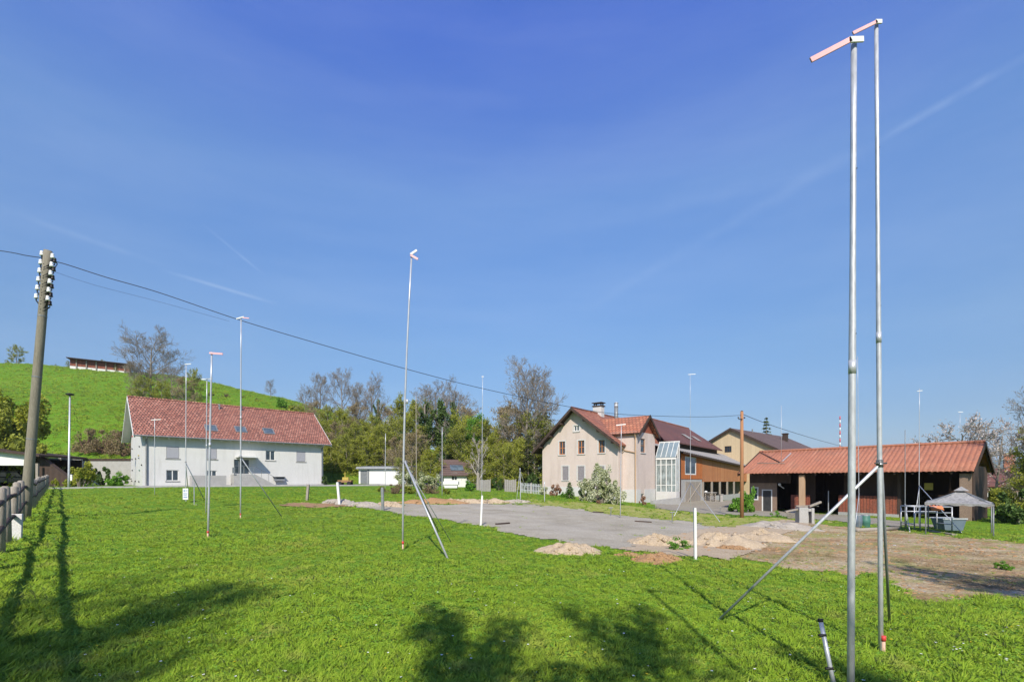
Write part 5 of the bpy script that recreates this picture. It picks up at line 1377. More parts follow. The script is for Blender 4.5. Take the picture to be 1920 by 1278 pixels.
rod(1595, b1, 1601, 72, .0245, 'thickest grey survey rod in front, its pink board pointing left', [('white', [(1587,81),(1614,80)], .04, .012), ('pinkpaint', [(1591,80),(1516,119)], .036, .012)])
rod(1652, 1224, 1643, 42, .0205, 'second tall survey rod behind the thickest, with red sleeve and long brace', [('white', [(1638,45),(1650,45)], .036, .012), ('pinkpaint', [(1641,45),(1596,67)], .028, .012)],
    [(868, 1345, 1164, .014, 'steel'), (868, 1668, 1173, .013, 'steel_dark')], .17)
rod(755, 1031, 772, 474, .023, 'slightly bent survey rod in the meadow, forked pointer on top, two long braces', [('pinkpaint', [(770,479),(784,487)], .045, .02), ('white', [(770,478),(782,470)], .045, .02)],
    [(866, 840, 1048, .022, 'alu'), (868, 822, 995, .016, 'steel_dark'), (868, 846, 1016, .010, 'alu')], .2, 'alu', wob=-.05)
rod(390, 1007, 397, 660, .025, 'silver survey rod with pink pointer before the white house', [('pinkpaint', [(394,662),(419,664)], .04, .02)], (), .16, 'alu')
rod(451, 972, 452, 594, .024, 'tall silver survey rod between white house skylights, small T top', [('white', [(444,598),(458,594)], .035, .02), ('pinkpaint', [(456,596),(468,597)], .03, .02)], [(856, 528, 968, .018, 'alu')], .18, 'alu')
rod(386, G(386, 19), 388, 709, .02, 'thin survey rod directly left of silver rod, short crossbar', [('white', [(379,711),(399,710)], .035, .02)], (), None, 'alu')
rod(348, G(348, 26), 349, 682, .022, 'faint survey rod above the small notice board', [('white', [(347,683),(359,682)], .04, .02)], [(866, 384, -27.5, .024, 'alu'), (866, 354, -30, .02, 'alu')], None, 'steel')
rod(290, G(290, 33), 290, 784, .022, 'short thin survey rod at left part of the white house front', [('white', [(284,787),(302,786)], .05, .02)], (), None, 'steel')
rod(903, G(903, 27.5), 905, 704, .015, 'faint thin survey rod over the white stake beside the gravel', [('white', [(903,706),(907,706)], .04, .02)], (), None, 'steel')
rod(722, G(722, 46), 723, 812, .035, 'thin pale rod in front of the white garden shed', None, (), None, 'alu')
rod(781, G(781, 36), 780, 741, .03, 'brownish rod right of the bent survey rod', None, (), None, 'greywood')
rod(829, G(829, 38), 829, 800, .032, 'pale rod in front of the dark ivy trees', None, (), None, 'alu')
rod(976, G(976, 33), 975, 877, .032, 'short rod with little brace left of pink house', None, [(882, 992, -36, .02, 'alu'), (882, 968, -32, .014, 'alu')], None, 'steel')
rod(1021, G(1021, 34), 1021, 902, .032, 'short thin rod in front of left corner of pink house', None, (), None, 'steel')
rod(1163, 971, 1165, 795, .02, 'survey rod with T top before the pink house downpipe', [('white', [(1155,797),(1173,795)], .045, .02)], (), None, 'alu')
rod(1295, 966, 1294, 700, .014, 'thin tall survey rod in front of orange annex window', [('white', [(1290,702),(1304,701)], .035, .02)], [(905, 1264, -27, .014, 'alu'), (905, 1350, -24.5, .014, 'alu')], None, 'alu')
bk = thing('survey_rod', 'tall survey rod behind the viewer, its thin shadow crossing the meadow', 'survey rod', (1.66,-.35,0), 0, GR)
mb = MB(); mb.tube([(0,0,-.2),(0,0,3.2),(0,0,6.4)], [.03,.027,.024], 10); mb.build('tube', M['steel'], bk, True)
mb = MB(); mb.beam((-.05,-.03,6.35),(.35,-.03,6.2), .05, .012, (0,1,0)); mb.build('pointer_board', M['pinkpaint'], bk)
def on_shed(px, py):
    best = None
    for k in range(160):
        t = rw*k/159; a, z = S.sz(px, py, t); e = abs(z-(e0+(r0-e0)*t/rw))
        if best is None or e < best[0]: best = (e, a, t, z)
    return S.root.matrix_basis.to_3x3() @ Vector((best[1], best[2], best[3])) + S.root.location
bpy.context.view_layer.update()
def roof_rod(px, py, yt, r, label, bars):
    b = on_shed(px, py)
    root = thing('survey_rod', label, 'survey rod', b, 0, GR)
    mb = MB(); mb.tube([(0,0,0), P(px, yt, b.y)-b], r, 8); mb.build('tube', M['alu'], root, True)
    for (x0, y0, x1, y1, m_) in bars:
        p = on_shed(x0, y0)-b; q = on_shed(x1, y1)-b; mb = MB(); mb.beam(p+Vector((0,0,.08)), q+Vector((0,0,.08)), .07, .05); mb.build('foot_bar', M[m_], root)
    return root
roof_rod(1465, 868, 760, .016, 'thin rod standing on the shed roof with foot bars', [(1420,869,1471,870,'greywood'),(1467,866,1483,851,'steel'),(1425,849,1462,868,'darkwood')])
rod(1611, G(1611, 24), 1608, 668, .014, 'faint tall survey rod between the two nearest rods', None, [(925, 1603, -23, .014, 'alu')], None, 'alu')
rod(1697, G(1697, 24.5), 1697, 806, .02, 'grey survey rod at the shed front, left of the taller one', None, [(945, 1706, -22.5, .015, 'alu')], None, 'steel_dark')
rod(1723, 985, 1724, 728, .018, 'tall survey rod with braces beside the awning', [('white', [(1719,733),(1729,732)], .035, .02)], [(910, 1803, 998, .02, 'steel'), (910, 1714, -27, .014, 'steel')], None, 'alu')
rod(1800, G(1800, 46), 1800, 771, .018, 'very faint rod behind right end of the shed', [('white', [(1796,772),(1805,772)], .05, .02)], (), None, 'alu')
# red and white mast behind the shed
b = G(1575, 58); mast = thing('striped_mast', 'red and white striped mast behind the shed ridge', 'mast', b)
h = P(1575, 780, 58).z-b.z
for k in range(9):
    z0 = h-(k+1)*.45; mb = MB(); mb.tube([(0,0,z0),(0,0,z0+.448)], .06, 8); mb.build('stripe', M['redpaint' if k % 2 == 0 else 'white'], mast, True)
mb = MB(); mb.tube([(0,0,-.5),(0,0,h-9*.45-.002)], .055, 8); mb.build('tube', M['white'], mast, True)
# leaning short tube
bs = hit(1566, 1296); tp = P(1538, 1160, bs.y+.12)
lt = thing('leaning_tube', 'short leaning steel tube with two clamps beside the thickest rod', 'steel tube', bs)
mb = MB(); mb.tube([Vector((0,0,0))-(tp-bs)*.2, tp-bs], .0165, 12); mb.build('tube', M['steel'], lt, True)
mb = MB(); e = (tp-bs); mb.tube([e*.965, e*1.008], .0195, 12); mb.build('tube_end', M['black'], lt, True)
for f in (.32, .78):
    mb = MB(); mb.tube([e*f+Vector((.012,-.01,0)), e*f+Vector((-.045,-.012,.0))], .011, 8); mb.tube([e*(f-.015), e*(f+.015)], .022, 10); mb.build('clamp', M['black'], lt, True)

# ------------------------------------------------------------------ stakes
GS = 'wooden stakes round the gravel plot'
def stake(px0, yb, px1, yt, w, m, label, group=GS):
    b = hit(px0, yb); t = P(px1, yt, b.y)-b
    root = thing('stake', label, 'stake', b, 0, group)
    mb = MB(); mb.beam((0,0,-.15), t, w, w, (0,1,0)); mb.build('post', M[m], root, bevel=.006)
    mb = MB(); e = t.normalized(); mb.beam(t+e*.002, t+e*.05, w*.86, w*.86, (0,1,0)); mb.build('stake_top', M[m], root)
stake(1304, 1049, 1303, 956, .055, 'white', 'white stake on the meadow edge before the sand heaps')
stake(901, 986, 904, 931, .065, 'white', 'white stake at near edge of the gravel')
stake(637, 945, 633, 905, .12, 'white', 'white stake in the small far soil heap')
stake(718, 957, 717, 915, .12, 'steel_dark', 'dark grey stake left of the gravel')
stake(575, 938, 578, 909, .13, 'greywood', 'grey stake on the far meadow before white house corner')

# ------------------------------------------------------------------ utility pole, cables
bp = G(46, 14.8); tp = P(90, 470, 14.8); ax = tp-bp
up = thing('utility_pole', 'leaning weathered wooden utility pole with rows of white insulators', 'utility pole', bp)
mb = MB(); n = 10; mb.tube([ax*(k/n)*1.0+Vector((0,0,-.4 if k == 0 else 0)) for k in range(n+1)], [.130-.026*k/n for k in range(n+1)], 14); mb.build('post', M['poleswood'], up, True)
mb = MB()
for f in (.30, .53, .755): mb.tube([ax*f, ax*(f+.004)], .130-.026*f+.007, 14)
mb.build('metal_band', M['steel_dark'], up)
def insul(px, py, side, m, dy=0.0):
    c = P(px, py, 14.8+dy)-bp; f = max(0, min(1, (c.z-.14)/ax.z)); root_ = ax*(f-.012)
    mb = MB(); mb.sphere(c, .046, 10, 6, (1,1,1.15)); mb.tube([c-Vector((0,0,.03)), c-Vector((0,0,.10))], [.044,.055], 10); o = mb.build('insulator', M[m], up, True)
    mb = MB(); mb.tube([c-Vector((0,0,.1)), c-Vector((0,0,.16)), root_+Vector((side*.1,-.04,-.03)), root_+Vector((0,-.1,-.14))], .018, 6); mb.build('hook', M['black'], o, True)
for k in range(6):
    f = k/5
    insul(78.3-10.5*f, 473+80*f, -1, 'porcelain', -.06)
    insul(98.5-9*f, 478+79*f, 1, 'porcelain', -.12)
    insul(102.5-9*f, 486+80*f, 1, 'brownceramic', .02)
oB = hit(1391, 970); oT = P(1391, 771, oB.y)
op = thing('wooden_pole', 'orange brown wooden cable pole between annex and shed', 'pole', oB)
mb = MB(); mb.tube([(0,0,-.4),(0,0,(oT-oB).z*.5),oT-oB], [.13,.115,.10], 12); mb.build('post', M['orangewood'], op, True)
mb = MB(); h = (oT-oB).z; mb.tube([(-.02,-.12,h-.55),(-.3,-.14,h-.55)], .03, 6); mb.tube([(0,0,h),(0,0,h+.05)], .07, 8); mb.build('hook', M['black'], op)
for dx in (-.3, .12):
    mb = MB(); mb.sphere((dx,-.13,h-.45), .06, 8, 5); mb.build('insulator', M['brownceramic'], op, True)
def cable(pts, A_, B_, r, label):
    """pts: points along the cable as seen; they lie in the upright plane through A_ and B_"""
    q = []
    for (px, py) in pts:
        u = (px-CX)/F; dx, dy = B_.x-A_.x, B_.y-A_.y
        k = (u*A_.y-A_.x)/(dx-u*dy); d = A_.y+k*dy; q.append(P(px, py, d))
    # smooth
    s = [];
    for i in range(len(q)-1):
        p0 = q[max(i-1,0)]; p1 = q[i]; p2 = q[i+1]; p3 = q[min(i+2,len(q)-1)]
        for k in range(10):
            t = k/10; s.append(.5*((2*p1)+(p2-p0)*t+(2*p0-5*p1+4*p2-p3)*t*t+(3*p1-p0-3*p2+p3)*t**3))
    s.append(q[-1]); mb = MB(); mb.tube(s, r, 5); o = mb.build('cable', M['wire'], None, True); tag(o, label, 'cable', 'overhead cables')
cable([(101,507),(107,496),(115,493),(200,520),(300,549),(450,600),(600,645),(760,691),(900,727),(1060,761),(1150,775),(1250,780),(1330,781),(1390,778)], tp, oT, .013, 'long black cable sagging from utility pole across the sky to orange pole')
cable([(104,510),(180,535),(300,566),(430,602)], tp, oT, .004, 'thin faint lower wire beside the black cable near utility pole')
cable([(-400,418),(-150,450),(0,470),(49,479),(84,484)], P(-400,418,30), tp, .013, 'cable leaving the utility pole to the left')
cable([(1392,776),(1430,791),(1480,808),(1540,826),(1585,838)], oT, P(1585,838,62), .02, 'cable running from orange pole to the right behind the shed')

# ------------------------------------------------------------------ fence on the left
fd = Vector((-.685,.728)); f0 = Vector((-9.97,9.4))
fence = thing('pasture_fence', 'weathered grey timber fence with two dark rails along the meadow', 'fence', (f0.x, f0.y, 0))
def fpt(q): p = f0+fd*q; return p, gzf(p.x, p.y)
r_ = random.Random(4); qs = [-9.6+1.75*k for k in range(34)]; tops = []
for q in qs:
    p, z = fpt(q); hh = 1.18+r_.uniform(-.05,.07)
    b = Vector((p.x-f0.x, p.y-f0.y, z)); lx, ly = r_.uniform(-.03,.03), r_.uniform(-.03,.03)
    mb = MB(); mb.tube([b-Vector((0,0,.2)), b+Vector((lx*.5,ly*.5,hh*.6)), b+Vector((lx,ly,hh)), b+Vector((lx,ly,hh+.03))], [.085,.08,.075,.04], 8)
    mb.build('post', M['greywood'], fence, True)
for hz_ in (.55, 1.02):
    for i in range(len(qs)-1):
        pts = []
        for k in range(4):
            p, z = fpt(qs[i]+1.75*k/3-.04); pts.append((p.x-f0.x+.09, p.y-f0.y-.03, z+hz_+.02*math.sin(i*2.1+k)))
        mb = MB(); mb.tube(pts, .045, 6); mb.build('rail', M['darkwood'], fence, True)
p, z = fpt(1.9); q = G(30, 10.9)
mb = MB(); mb.box(-.1,.1,-.03,.03,-.1,.62); o = mb.build('marker_slab', M['plinth'], None, bevel=.01); o.location = q; o.rotation_euler = (rad(-4),0,rad(20)); tag(o, 'pale concrete slab standing before the utility pole foot', 'slab')

# ------------------------------------------------------------------ road with kerb before the white house
def strip(name, t0, t1, lift, m, s0=-60, s1=48, n=150, nt_=5):
    mb = MB()
    for k in range(n+1):
        s_ = s0+(s1-s0)*k/n
        for j in range(nt_):
            t = t0+(t1-t0)*j/(nt_-1); bend = -.0035*max(0, s_-20)**2
            p = W.O+W.ax*s_+W.ay*(t+bend); mb.v.append((p.x, p.y, gzf(p.x, p.y)+lift))
    for k in range(n):
        for j in range(nt_-1):
            a = k*nt_+j; mb.f.append((a, a+nt_, a+nt_+1, a+1))
    o = mb.build(name, m, None, True); md = o.modifiers.new('depth', 'SOLIDIFY'); md.thickness = .25; md.offset = -1 if False else 1; md.thickness = -.25
    o['kind'] = 'structure'; return o
strip('road', -4.6, -1.0, .06, M['asphalt']); strip('kerb', -4.8, -4.61, .15, M['kerbstone']); strip('pavement', -.98, -.02, .10, M['kerbstone'], 0, 19, 30)

# ------------------------------------------------------------------ soil heaps
def heap(px, py, wpx, hpx, m, label, seed, dep=.75, group=None, cat='heap', name='soil_heap'):
    b = hit(px, py); w = wpx*b.y/F/2; h = hpx*b.y/F*.66; r = random.Random(seed); ph = [r.uniform(0, 6.28) for _ in range(9)]
    mb = MB(); NR, NA = 22, 60
    for i in range(NR+1):
        for k in range(NA):
            a = 2*math.pi*k/NA; q = i/NR; ed = 1+.16*math.sin(2*a+ph[0])+.1*math.sin(3*a+ph[1])+.07*math.sin(7*a+ph[2])+.03*math.sin(13*a+ph[8])
            x = math.cos(a)*q*ed*w; y = math.sin(a)*q*ed*w*dep
            lump = 1+.25*math.sin(x*5/w+ph[3])*math.sin(y*6/w+ph[4])+.2*math.sin(x*11/w+ph[5])*math.sin(y*13/w+ph[6])+r.uniform(-.09,.09)
            z = h*max(0, (1-q**2.2))*lump + r.uniform(-.012,.012)-(.06 if i == NR else 0)
            X_, Y_ = b.x+x, b.y+y; mb.v.append((x, y, gzf(X_, Y_)-b.z+z))
    for i in range(NR):
        for k in range(NA):
            a = i*NA+k; c = i*NA+(k+1) % NA; mb.f.append((a, c, c+NA, a+NA))
    # clods
    for k in range(60):
        a = r.uniform(0, 6.28); q = r.random()**.5*1.05; x = math.cos(a)*q*w; y = math.sin(a)*q*w*dep; s_ = r.uniform(.012,.04)*(1+b.y/25)
        zz = h*max(0, 1-q**2.2)*.85; mb.sphere((x, y, gzf(b.x+x, b.y+y)-b.z+zz+s_*.2), s_, 6, 4, (r.uniform(.8,1.4), r.uniform(.8,1.4), r.uniform(.5,.9)))
    o = mb.build(name, M[m], None, True); o.location = b; tag(o, label, cat, group)
heap(1070, 1036, 116, 24, 'sand', 'sandy soil heap on the meadow, the one standing alone', 1)
heap(1232, 1052, 100, 20, 'soil', 'brown soil heap nearest the meadow', 2)
heap(1175, 1042, 46, 7, 'soil', 'low brown soil scatter left of the brown heap', 3)
heap(1232, 1020, 100, 24, 'sand', 'pale sand heap behind the brown soil heap', 4)
heap(1352, 1022, 150, 30, 'sand', 'pale sand heap behind the white stake', 5)
heap(1430, 1010, 130, 22, 'sand', 'broken sand heap at the edge of bare earth', 6)
heap(1465, 990, 130, 16, 'greysand', 'grey stony heap in front of the orange pole', 7)
heap(1375, 1030, 60, 10, 'soil', 'low dark soil lump right of the white stake', 8)
heap(633, 943, 60, 11, 'greysand', 'small grey heap round the far white stake', 9)
heap(682, 948, 66, 11, 'greysand', 'small grey heap left of dark grey stake', 10)
heap(732, 949, 56, 13, 'sand', 'small sand heap at the dark grey stake', 11)
heap(815, 943, 130, 13, 'soil', 'long brown soil bank behind the gravel', 12, .3)
heap(868, 943, 80, 12, 'sand', 'sandy part of the soil bank left of the white stake', 13, .35)
heap(915, 943, 90, 11, 'sand', 'sandy soil bank right behind the thin rod', 14, .35)
heap(968, 942, 60, 8, 'greysand', 'low grey bank at the right end of the soil bank', 15, .4)
# stones and sticks lying on gravel and bare earth
def litter():
    r = random.Random(12); mb = MB(); n = 0
    while n < 420:
        px = r.uniform(640, 1915); py = r.uniform(950, 1135); b = hit(px, py)
        c = classes(np.array([b.x]), np.array([b.y]), np.array([b.z]))
        if not (c[0][0] or c[1][0]): continue
        if c[0][0] and r.random() > .35: continue
        n += 1; s_ = r.uniform(.010,.026)*(1 if b.y < 14 else 1.5)
        mb.sphere((b.x, b.y, b.z+s_*.25), s_, 6, 4, (r.uniform(.7,1.5), r.uniform(.7,1.5), r.uniform(.4,.8)))
    o = mb.build('stones', M['stone']); tag(o, 'loose stones strewn over gravel and bare earth', 'stones', kind='stuff')
litter()
def clods():
    r = random.Random(31); mb = MB(); n = 0
    while n < 1500:
        px = r.uniform(1170, 1990); py = r.uniform(975, 1140); b = hit(px, py)
        c = classes(np.array([b.x]), np.array([b.y]), np.array([b.z]))
        if not (c[1][0] or c[5][0]): continue
        n += 1; s_ = r.uniform(.010,.034)*(1 if b.y < 12 else 1.5)
        mb.sphere((b.x, b.y, b.z+s_*.2), s_, 6, 4, (r.uniform(.8,1.9), r.uniform(.7,1.5), r.uniform(.4,.9)))
    o = mb.build('clods', M['soil']); tag(o, 'clods of brown earth scattered over the bare ground', 'clods', kind='stuff')
clods()
for k, (x0, y0, x1, y1, lab) in enumerate(((1112,961,1131,961,'short dark board lying at far edge of gravel'),(930,984,955,982,'thin grey lath lying on the gravel'),(1190,978,1222,980,'dark stick lying in the middle of gravel'))):
    a, c = hit(x0, y0), hit(x1, y1); mb = MB(); mb.beam(a+Vector((0,0,.04)), c+Vector((0,0,.04)), .08, .05); tag(mb.build('plank', M['darkwood']), lab, 'plank')
for k, (px, py, h, lab) in enumerate(((1145,967,.42,'short iron stake at the gravel edge below white bush'),(1260,979,.5,'short iron stake with crossbar on the gravel'),(1350,962,.45,'short iron stake on turf left of orange pole'))):
    a = hit(px, py); o = MB(); o.tube([(0,0,-.1),(.02,0,h)], .02, 6); o.tube([(-.1,0,h*.95),(.12,0,h*.98)], .022, 6); o = o.build('iron_stake', M['steel_dark']); o.location = a; tag(o, lab, 'stake')

# ------------------------------------------------------------------ left background: carport, car, walls, lamp
g = G(12, 49); cp = thing('carport', 'white gabled carport with dark roof at left edge', 'carport', (g.x, g.y, 1.0), rad(8))
mb = MB(); zz = lambda py: CAMZ+(HY-py)/F*49-1.0
mb.hexa([Vector(p) for p in ((-6,0,zz(872)),(2.0,0,zz(872)),(2.0,.15,zz(872)),(-6,.15,zz(872)),(-6,0,zz(836)),(2.0,0,zz(852)),(2.0,.15,zz(852)),(-6,.15,zz(836)))]); mb.build('gable_wall', M['white'], cp)
mb = MB(); mb.hexa([Vector(p) for p in ((-6.2,-.6,zz(833)),(3.4,-.6,zz(856)),(3.4,6,zz(856)),(-6.2,6,zz(833)),(-6.2,-.6,zz(829)),(3.4,-.6,zz(852)),(3.4,6,zz(852)),(-6.2,6,zz(829)))]); mb.build('roof', M['darkwood'], cp)
mb = MB(); mb.box(-6,3,5.7,5.9,-1,zz(857)); mb.box(-6,-5.9,.2,5.7,-1,zz(857)); mb.build('back_wall', M['darkwood'], cp)
for x in (-3.6, 2.7):
    mb = MB(); mb.box(x,x+.22,-.1,.1,-1,zz(868)); mb.build('post', M['greywood'], cp)
g = G(20, 51); car = thing('parked_car', 'dark car parked under the white carport', 'car', (g.x, g.y, 1.05), rad(8))
def prof(mb, pts, y0, y1):
    n = len(pts); base = len(mb.v)
    for y in (y0, y1):
        for (x, z) in pts: mb.v.append((x, y, z))
    for i in range(n): j = (i+1) % n; mb.f.append((base+i, base+j, base+n+j, base+n+i))
    mb.f.append(tuple(base+i for i in range(n))[::-1]); mb.f.append(tuple(base+n+i for i in range(n)))
mb = MB(); prof(mb, [(-2.1,.3),(2.1,.3),(2.15,.75),(1.9,.9),(-1.9,.95),(-2.15,.8)], 0, 1.75); mb.build('body', M['carpaint'], car, bevel=.06)
mb = MB(); prof(mb, [(-1.6,.93),(1.1,.9),(.55,1.42),(-1.0,1.46)], .1, 1.65); mb.build('cabin', M['glass'], car, bevel=.05)
mb = MB(); prof(mb, [(-1.05,1.46),(.58,1.42),(.5,1.5),(-.9,1.53)], .12, 1.63); mb.build('car_roof', M['carpaint'], car)
for x in (-1.3, 1.35):
    for y in (-.02, 1.57):
        mb = MB(); mb.tube([(x,y,.32),(x,y+.2,.32)], .32, 16); wl = mb.build('wheel', M['black'], car); mb = MB(); mb.tube([(x,y-.012,.32),(x,y-.002,.32)], .18, 12); mb.build('rim', M['steel'], wl)
for y in (.15, 1.4):
    mb = MB(); mb.box(2.1,2.17,y,y+.25,.62,.74); mb.build('headlight', M['porcelain'], car)
mb = MB(); a = G(66, 50); c = P(66, 849, 50); e = P(126, 893, 50)
mb.hexa([Vector((c.x,50,0)),Vector((e.x,50,0)),Vector((e.x,50.5,0)),Vector((c.x,50.5,0)),Vector((c.x,50,c.z)),Vector((e.x,50,e.z)),Vector((e.x,50.5,e.z)),Vector((c.x,50.5,c.z))])
tag(mb.build('shade_wedge', M['darkwood']), 'dark wedge standing in for the shade beside the carport', 'wall')  # dark solid in place of the shade cast beside the carport
def gwall(name, px0, px1, y0, y1, d, m, label, cap=None, capm=None, th=.25):
    a = P(px0, y0, d); b = P(px1, y1, d); root = thing(name, label, 'wall', (a.x, d, b.z)); w = b.x-a.x; h = a.z-b.z
    mb = MB(); mb.box(0,w,0,th,-1,h); mb.build('wall', M[m], root)
    if cap: mb = MB(); mb.box(-.1,w+.1,-.1,th+.1,h+.002,h+cap); mb.build('cap', M[capm], root)
gwall('garden_wall', 82, 152, 860, 893, 60, 'stucco', 'pale garden wall behind the lamp post', .12, 'concrete')
gwall('garage_wall', 153, 250, 863, 893, 62, 'concrete', 'beige flat garage wall with black roof edge left of white house', .25, 'darkwood', 4)
gwall('low_wall', 182, 250, 897, 909, 57, 'concrete', 'low pale wall under the green shrub left of white house', .08, 'kerbstone')
lb = hit(129, 913); lt_ = P(131, 741, lb.y)
lp = thing('street_lamp', 'slim grey street lamp with flat dark head beside the road', 'street lamp', lb)
mb = MB(); mb.tube([(0,0,-.3),(0,0,1.2),lt_-lb], [.11,.09,.06], 10); mb.build('lamp_post', M['steel'], lp, True)
mb = MB(); h = lt_-lb; mb.tube([h,h+Vector((0,0,.04)),h+Vector((0,0,.16)),h+Vector((0,0,.22))], [.1,.3,.34,.1], 14); mb.build('lamp_head', M['black'], lp, True)
gp_ = hit(135, 912); mb = MB(); mb.box(-.13,.13,-.13,.13,-.2,1.15); mb.box(-.17,.17,-.17,.17,1.152,1.25); o = mb.build('gate_post', M['white']); o.location = gp_; tag(o, 'white gate post right of the lamp post foot', 'post')
a = hit(163, 911); b = hit(186, 912); rl = thing('railing', 'pale tube railing sloping down beside the round bush', 'railing', a)
mb = MB(); mb.tube([(0,0,-.1),(0,0,.95),(b-a)+Vector((0,0,.15))], .04, 6); mb.build('top_rail', M['alu'], rl); mb = MB(); mb.tube([(b-a)*.5+Vector((0,0,-.1)),(b-a)*.5+Vector((0,0,.55))], .03, 6); mb.build('post', M['alu'], rl)
# notice board
b = G(348, 25.4); nb = thing('notice_board', 'small white notice board with blue print on a thin stand', 'notice board', b)
zt = P(348, 915, b.y).z-b.z; zb_ = P(348, 936, b.y).z-b.z; hw_ = 5*b.y/F
mb = MB(); mb.box(-hw_,hw_,-.015,.015,zb_,zt); mb.build('board', M['white'], nb)
mb = MB()
for (x0, x1, f0_, f1_) in ((-.7,-.1,.12,.3),(.1,.75,.16,.24),(-.75,.75,.42,.5),(-.75,.55,.56,.63),(-.75,.7,.72,.84)):
    mb.box(x0*hw_,x1*hw_,-.02,-.0155,zt-(zt-zb_)*f1_,zt-(zt-zb_)*f0_)
mb.build('print', pmat('faded_blue_print', (.25,.33,.46), (.2,.27,.4), 6), nb)
mb = MB(); mb.tube([(0,.04,-.1),(0,.04,zt)], .02, 6); mb.build('stand', M['steel'], nb)
b = G(364, 24); o = MB(); o.tube([(0,0,-.1),(0,0,1.1)], .02, 6); o.tube([(-.15,0,.02),(.15,0,.02)], .02, 6); o = o.build('thin_peg', M['alu']); o.location = b; tag(o, 'thin pale peg right of the notice board', 'peg')
# garden cart
b = hit(645, 909); gc = thing('garden_cart', 'small yellow and red garden cart on the lawn right of white house', 'cart', b)
k_ = b.y/F
mb = MB(); mb.hexa([Vector(p)*1 for p in ((-.7,0,.35),(.8,0,.35),(.8,.8,.35),(-.7,.8,.35),(-.9,-.05,.65),(1.0,-.05,.65),(1.0,.85,.65),(-.9,.85,.65))]); mb.build('tray', M['soil'], gc)
mb = MB(); mb.box(-.3,.5,.2,.6,.652,1.05); mb.tube([(0,.4,1.05),(0,.4,1.7)], .06, 6); mb.build('seat', M['yellow'], gc)
for x in (-.55, .65):
    for y in (-.1, .75): mb = MB(); mb.tube([(x,y,.24),(x,y+.12,.24)], .26, 14); mb.build('wheel', M['black'], gc)
# grey boards and small fences by the pink house
for (x0, x1, y0, y1, d, lab) in ((899,920,899,914,50,'left and narrower grey board screen in the garden'),(946,968,899,914,50,'right and wider grey board screen in the garden')):
    a = P(x0, y1, d); z = gzf(a.x, d); w = (x1-x0)*d/F; h = P(x0, y0, d).z-z; sc = thing('board_screen', lab, 'screen', (a.x, d, z), 0, 'grey garden screens')
    mb = MB(); n = 6
    for k in range(n): mb.box(w*k/n+.01,w*(k+1)/n-.01,0,.04,-.1,h+.03*math.sin(k*2))
    mb.build('boards', M['fibre'], sc)
    for x in (0, w-.08): mb = MB(); mb.box(x,x+.08,.042,.12,-.2,h+.1); mb.build('post', M['greywood'], sc)
def picket(x0, x1, ytop, d0, d1, lab, m, n, name='picket_fence', group=None):
    a, b = G(x0, d0), G(x1, d1); root = thing(name, lab, 'fence', a, 0, group); v = b-a
    h = P(x0, ytop, d0).z-a.z; mb = MB()
    for k in range(n):
        f = (k+.5)/n; p = v*f; mb.beam(p+Vector((0,0,-.05)), p+Vector((0,0,h)), .07, .025, (0,1,0))
    mb.build('pickets', M[m], root)
    for z in (.3, .8): mb = MB(); mb.beam(Vector((0,.05,z*h)), v+Vector((0,.05,z*h)), .04, .08); mb.build('rail', M[m], root)
    for f in (0, .5, 1): mb = MB(); mb.beam(v*f+Vector((0,.08,-.2)), v*f+Vector((0,.08,h+.08)), .1, .1, (0,1,0)); mb.build('post', M['greywood'], root)
picket(976, 1017, 904, 49, 47, 'pale grey picket fence left of the pink house', 'alu', 14)
picket(1862, 1925, 922, 37, 36, 'grey slatted fence panel right of the shed', 'greywood', 13, 'slatted_fence')
mb = MB(); a = P(845, 905, 56); mb.box(-.9,.9,0,.9,.5,.9); mb.box(-.75,.75,.1,.8,.1,.498); o = mb.build('garden_chest', M['white'], bevel=.05); o.location = (a.x, 56, gzf(a.x, 56)); tag(o, 'white garden chest before the brown roofed low house', 'chest')
# ramp wall beside the conservatory
a = P(1224, 950, 43.5); b = P(1276, 934, 46.5); mb = MB(); z = min(gzf(a.x, 43.5), gzf(b.x, 46.5))-.6
v = Vector((b.x-a.x, b.y-a.y, 0)); nrm = Vector((-v.y, v.x, 0)).normalized()*.25; ha = P(1224,938,43.5).z; hb_ = P(1276,932,46.5).z
A0, B0 = Vector((a.x,a.y,0)), Vector((b.x,b.y,0)); up_ = lambda p, h: Vector((p.x,p.y,h))
mb.hexa([up_(A0,z),up_(B0,z),up_(B0+nrm,z),up_(A0+nrm,z),up_(A0,ha),up_(B0,hb_),up_(B0+nrm,hb_),up_(A0+nrm,ha)]); tag(mb.build('ramp_kerb', M['concrete']), 'low grey concrete ramp kerb below the conservatory', 'wall')

# ------------------------------------------------------------------ yard clutter
b = hit(1332, 939); k_ = b.y/F; ps_ = thing('pallet_stack', 'stack of grey wooden pallets with a flat top beside garage door', 'pallets', b, rad(-12))
for j in range(4):
    mb = MB(); z = j*.24
    for x in (-.6, -.05, .5): mb.box(x,x+.1,0,.8,z,z+.12)
    for y in (0, .2, .4, .6): mb.box(-.62,.62,y,y+.13,z+.122,z+.15)
    for y in (0, .67): mb.box(-.62,.62,y-.012,y+.1,z-.02,z-.002)
    mb.build('pallet', M['greywood'], ps_)
mb = MB(); mb.box(-.7,.72,-.1,.85,.97,1.02); mb.build('top_board', M['concrete'], ps_)
mb = MB(); mb.sphere((-.45,.2,1.1), .16, 8, 5, (1.2,1,.7)); o = mb.build('white_bag', M['white'], None, True); o.location = b; tag(o, 'white bag lying on top of the pallets', 'bag')
mb = MB(); a = hit(1352, 940); mb.box(-.15,.15,-.15,.15,-.2,.8); mb.box(-.2,.2,-.2,.2,.802,.88); o = mb.build('stone_post', M['stone'], bevel=.02); o.location = a; tag(o, 'short stone post right of the pallets', 'post')
